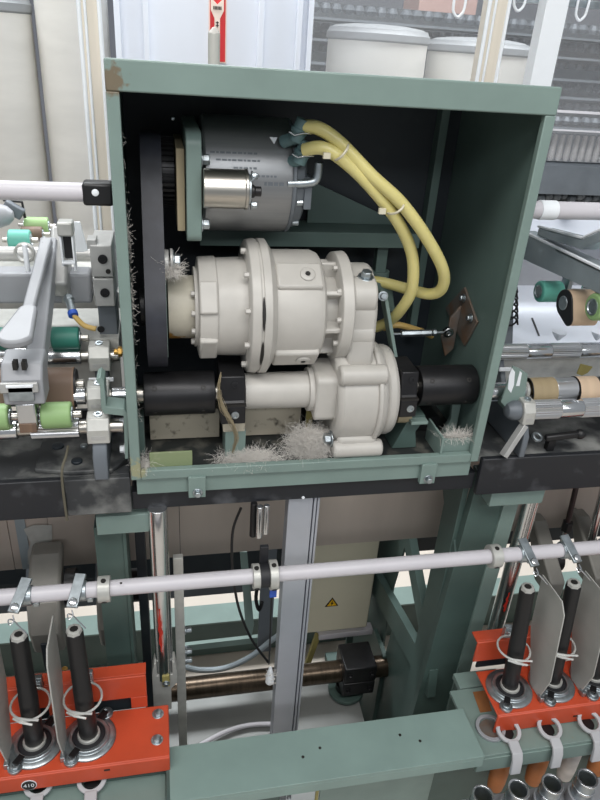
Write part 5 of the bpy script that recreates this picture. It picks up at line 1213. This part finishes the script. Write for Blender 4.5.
for i, (px, py) in enumerate(((558, 335), (597, 335))):
    p = at(px, py, Y=0.16)
    solo('clear_guide', MB().lathe((p.x, 0.158, p.z+0.008), -Z3, [(0, 0.016), (0.004, 0.014), (0.014, 0.006), (0.018, 0.002)], 6), 'whitewall', ['translucent star-shaped guide above the right back roller', 'translucent star-shaped guide at the right edge'][i], 'guide')
# raised weighting arm
ra_ = thing('raised_weighting_arm', 'blue-grey weighting arm swung up above the right rollers', 'arm', (0.67, 0.1, 1.16))
XA_ = 0.660
apx = lambda pts, x=XA_: [at(px, py, X=x) for px, py in pts]
arm_side = apx([(519, 230.5), (604, 271.5), (604, 296), (590, 289.5), (531, 263), (519, 257)])
part('side_plate', MB().prism(arm_side, (0.004, 0, 0)), 'armgrey', ra_)
part('side_plate', MB().prism([p+X3*0.030 for p in arm_side], (0.004, 0, 0)), 'armgrey', ra_)
w0, w1 = arm_side[0], arm_side[1]
part('web', MB().prism([w0, w1, w1+X3*0.034, w0+X3*0.034], (0, 0, -0.004)), 'armgrey', ra_)
part('bright_edge', MB().prism([w0-X3*0.003, w1-X3*0.003, w1+X3*0.003, w0+X3*0.003], (0, 0, 0.004)), 'white', ra_)
lev = apx([(538, 227.5), (582, 239), (604, 229), (604, 239.5), (580, 249.5), (536, 236)])
part('lever', MB().prism(lev, (0.032, 0, 0)), 'armgrey', ra_, bevel=0.003)
part('bright_edge', MB().prism([lev[0]-X3*.002, lev[1]-X3*.002, lev[2]-X3*.002, lev[2]-X3*.002+Z3*.004, lev[1]-X3*.002+Z3*.004, lev[0]-X3*.002+Z3*.004], (0.005, 0, 0)), 'white', ra_)
ct, cb_, cg = at(538.5, 291.5, X=XA_), at(565, 303, X=XA_), at(592.5, 307, X=XA_)
for c in (ct, cb_, cg): part('roller_saddle', MB().box(0.708, 0.716, c.y-0.012, c.y+0.012, c.z-0.004, c.z+0.04), 'zinc', ra_)
def right_pair(label, c, ln, r, m, apron=False):
    t = roller_pair('pressure_roller', label, (c.y, c.z), [XA_+ln/2, XA_+ln/2+0.095], ln, r, m, 'right top rollers', apron, x0e=0.0)
    return t
right_pair('teal rubber top roller hanging from the raised arm', ct, 0.042, 0.0190, 'cotteal')
tr_ = right_pair('tan apron roller with a black edge hanging from the raised arm', cb_, 0.046, 0.0225, 'aprontan', True)
right_pair('light green rubber top roller hanging from the raised arm', cg, 0.044, 0.0215, 'cotlight')
part('black_side', MB().yz(hull([(cb_.y, cb_.z, 0.0228), (cb_.y-0.022, cb_.z-0.020, 0.0118)], 40), XA_-0.0025, XA_+0.0005), 'plastic', tr_)
part('hub', MB().lathe((XA_-0.0026, cb_.y, cb_.z), -X3, [(0, 0.012), (0.002, 0.012)], 20), 'zinc', tr_)
kk = thing('arm_pivot', 'dark pivot casting at the root of the raised arm', 'pivot', (0.64, 0.22, 1.005))
part('casting', MB().yz([(0.16, 1.005), (0.26, 1.005), (0.26, 1.20), (0.235, 1.20), (0.20, 1.10), (0.18, 1.06)], 0.625, 0.655), 'farmetal', kk, bevel=0.004)
part('spring', MB().tube([Vector((0.640+0.012*math.cos(i*.7), 0.16+0.002*i*.3, 1.06+0.012*math.sin(i*.7)+i*0.0012)) for i in range(50)], 0.002, 6), 'black', kk, bevel=0)
frb = thing('far_cover', 'pale far-side covers behind the raised arm', 'cover', (1.2, 0.6, 1.05))
part('cover', MB().box(0.60, XR, 0.50, 0.64, 1.12, 1.19), 'whitewall', frb, bevel=0.006)
part('foot', MB().box(0.60, XR, 0.55, 0.58, 1.005, 1.12), 'grey', frb)
part('knob', MB().box(at(560, 222, Y=.49).x, at(571, 222, Y=.49).x, 0.47, 0.50, 1.19, 1.205), 'plastic', frb)
# upper rails
rl1 = thing('round_rail', 'white round rail with a black end socket, left of the housing', 'rail', (-0.3, 0.05, 1.29))
part('tube', MB().cyl((XL, 0.05, 1.304), (-0.100, 0.05, 1.304), 0.0125, n=32), 'lilac', rl1)
part('end_socket', MB().bar((-0.101, 0.05, 1.304), (BX0-0.001, 0.05, 1.304), 0.030, 0.030), 'plastic', rl1, bevel=0.004)
part('rivet', MB().lathe((-0.084, 0.0349, 1.307), -Y3, [(0, 0.0048), (0.001, 0.0048), (0.0018, 0.003)], 16), 'white', rl1)
rl2 = thing('round_rail', 'white round rail right of the housing', 'rail', (1.2, 0.05, 1.28))
part('tube', MB().cyl((BX1+0.001, 0.05, 1.296), (XR, 0.05, 1.296), 0.0135, n=32), 'lilac', rl2)
part('sleeve', MB().cyl((0.575, 0.05, 1.296), (0.603, 0.05, 1.296), 0.0148, n=32), 'white', rl2)
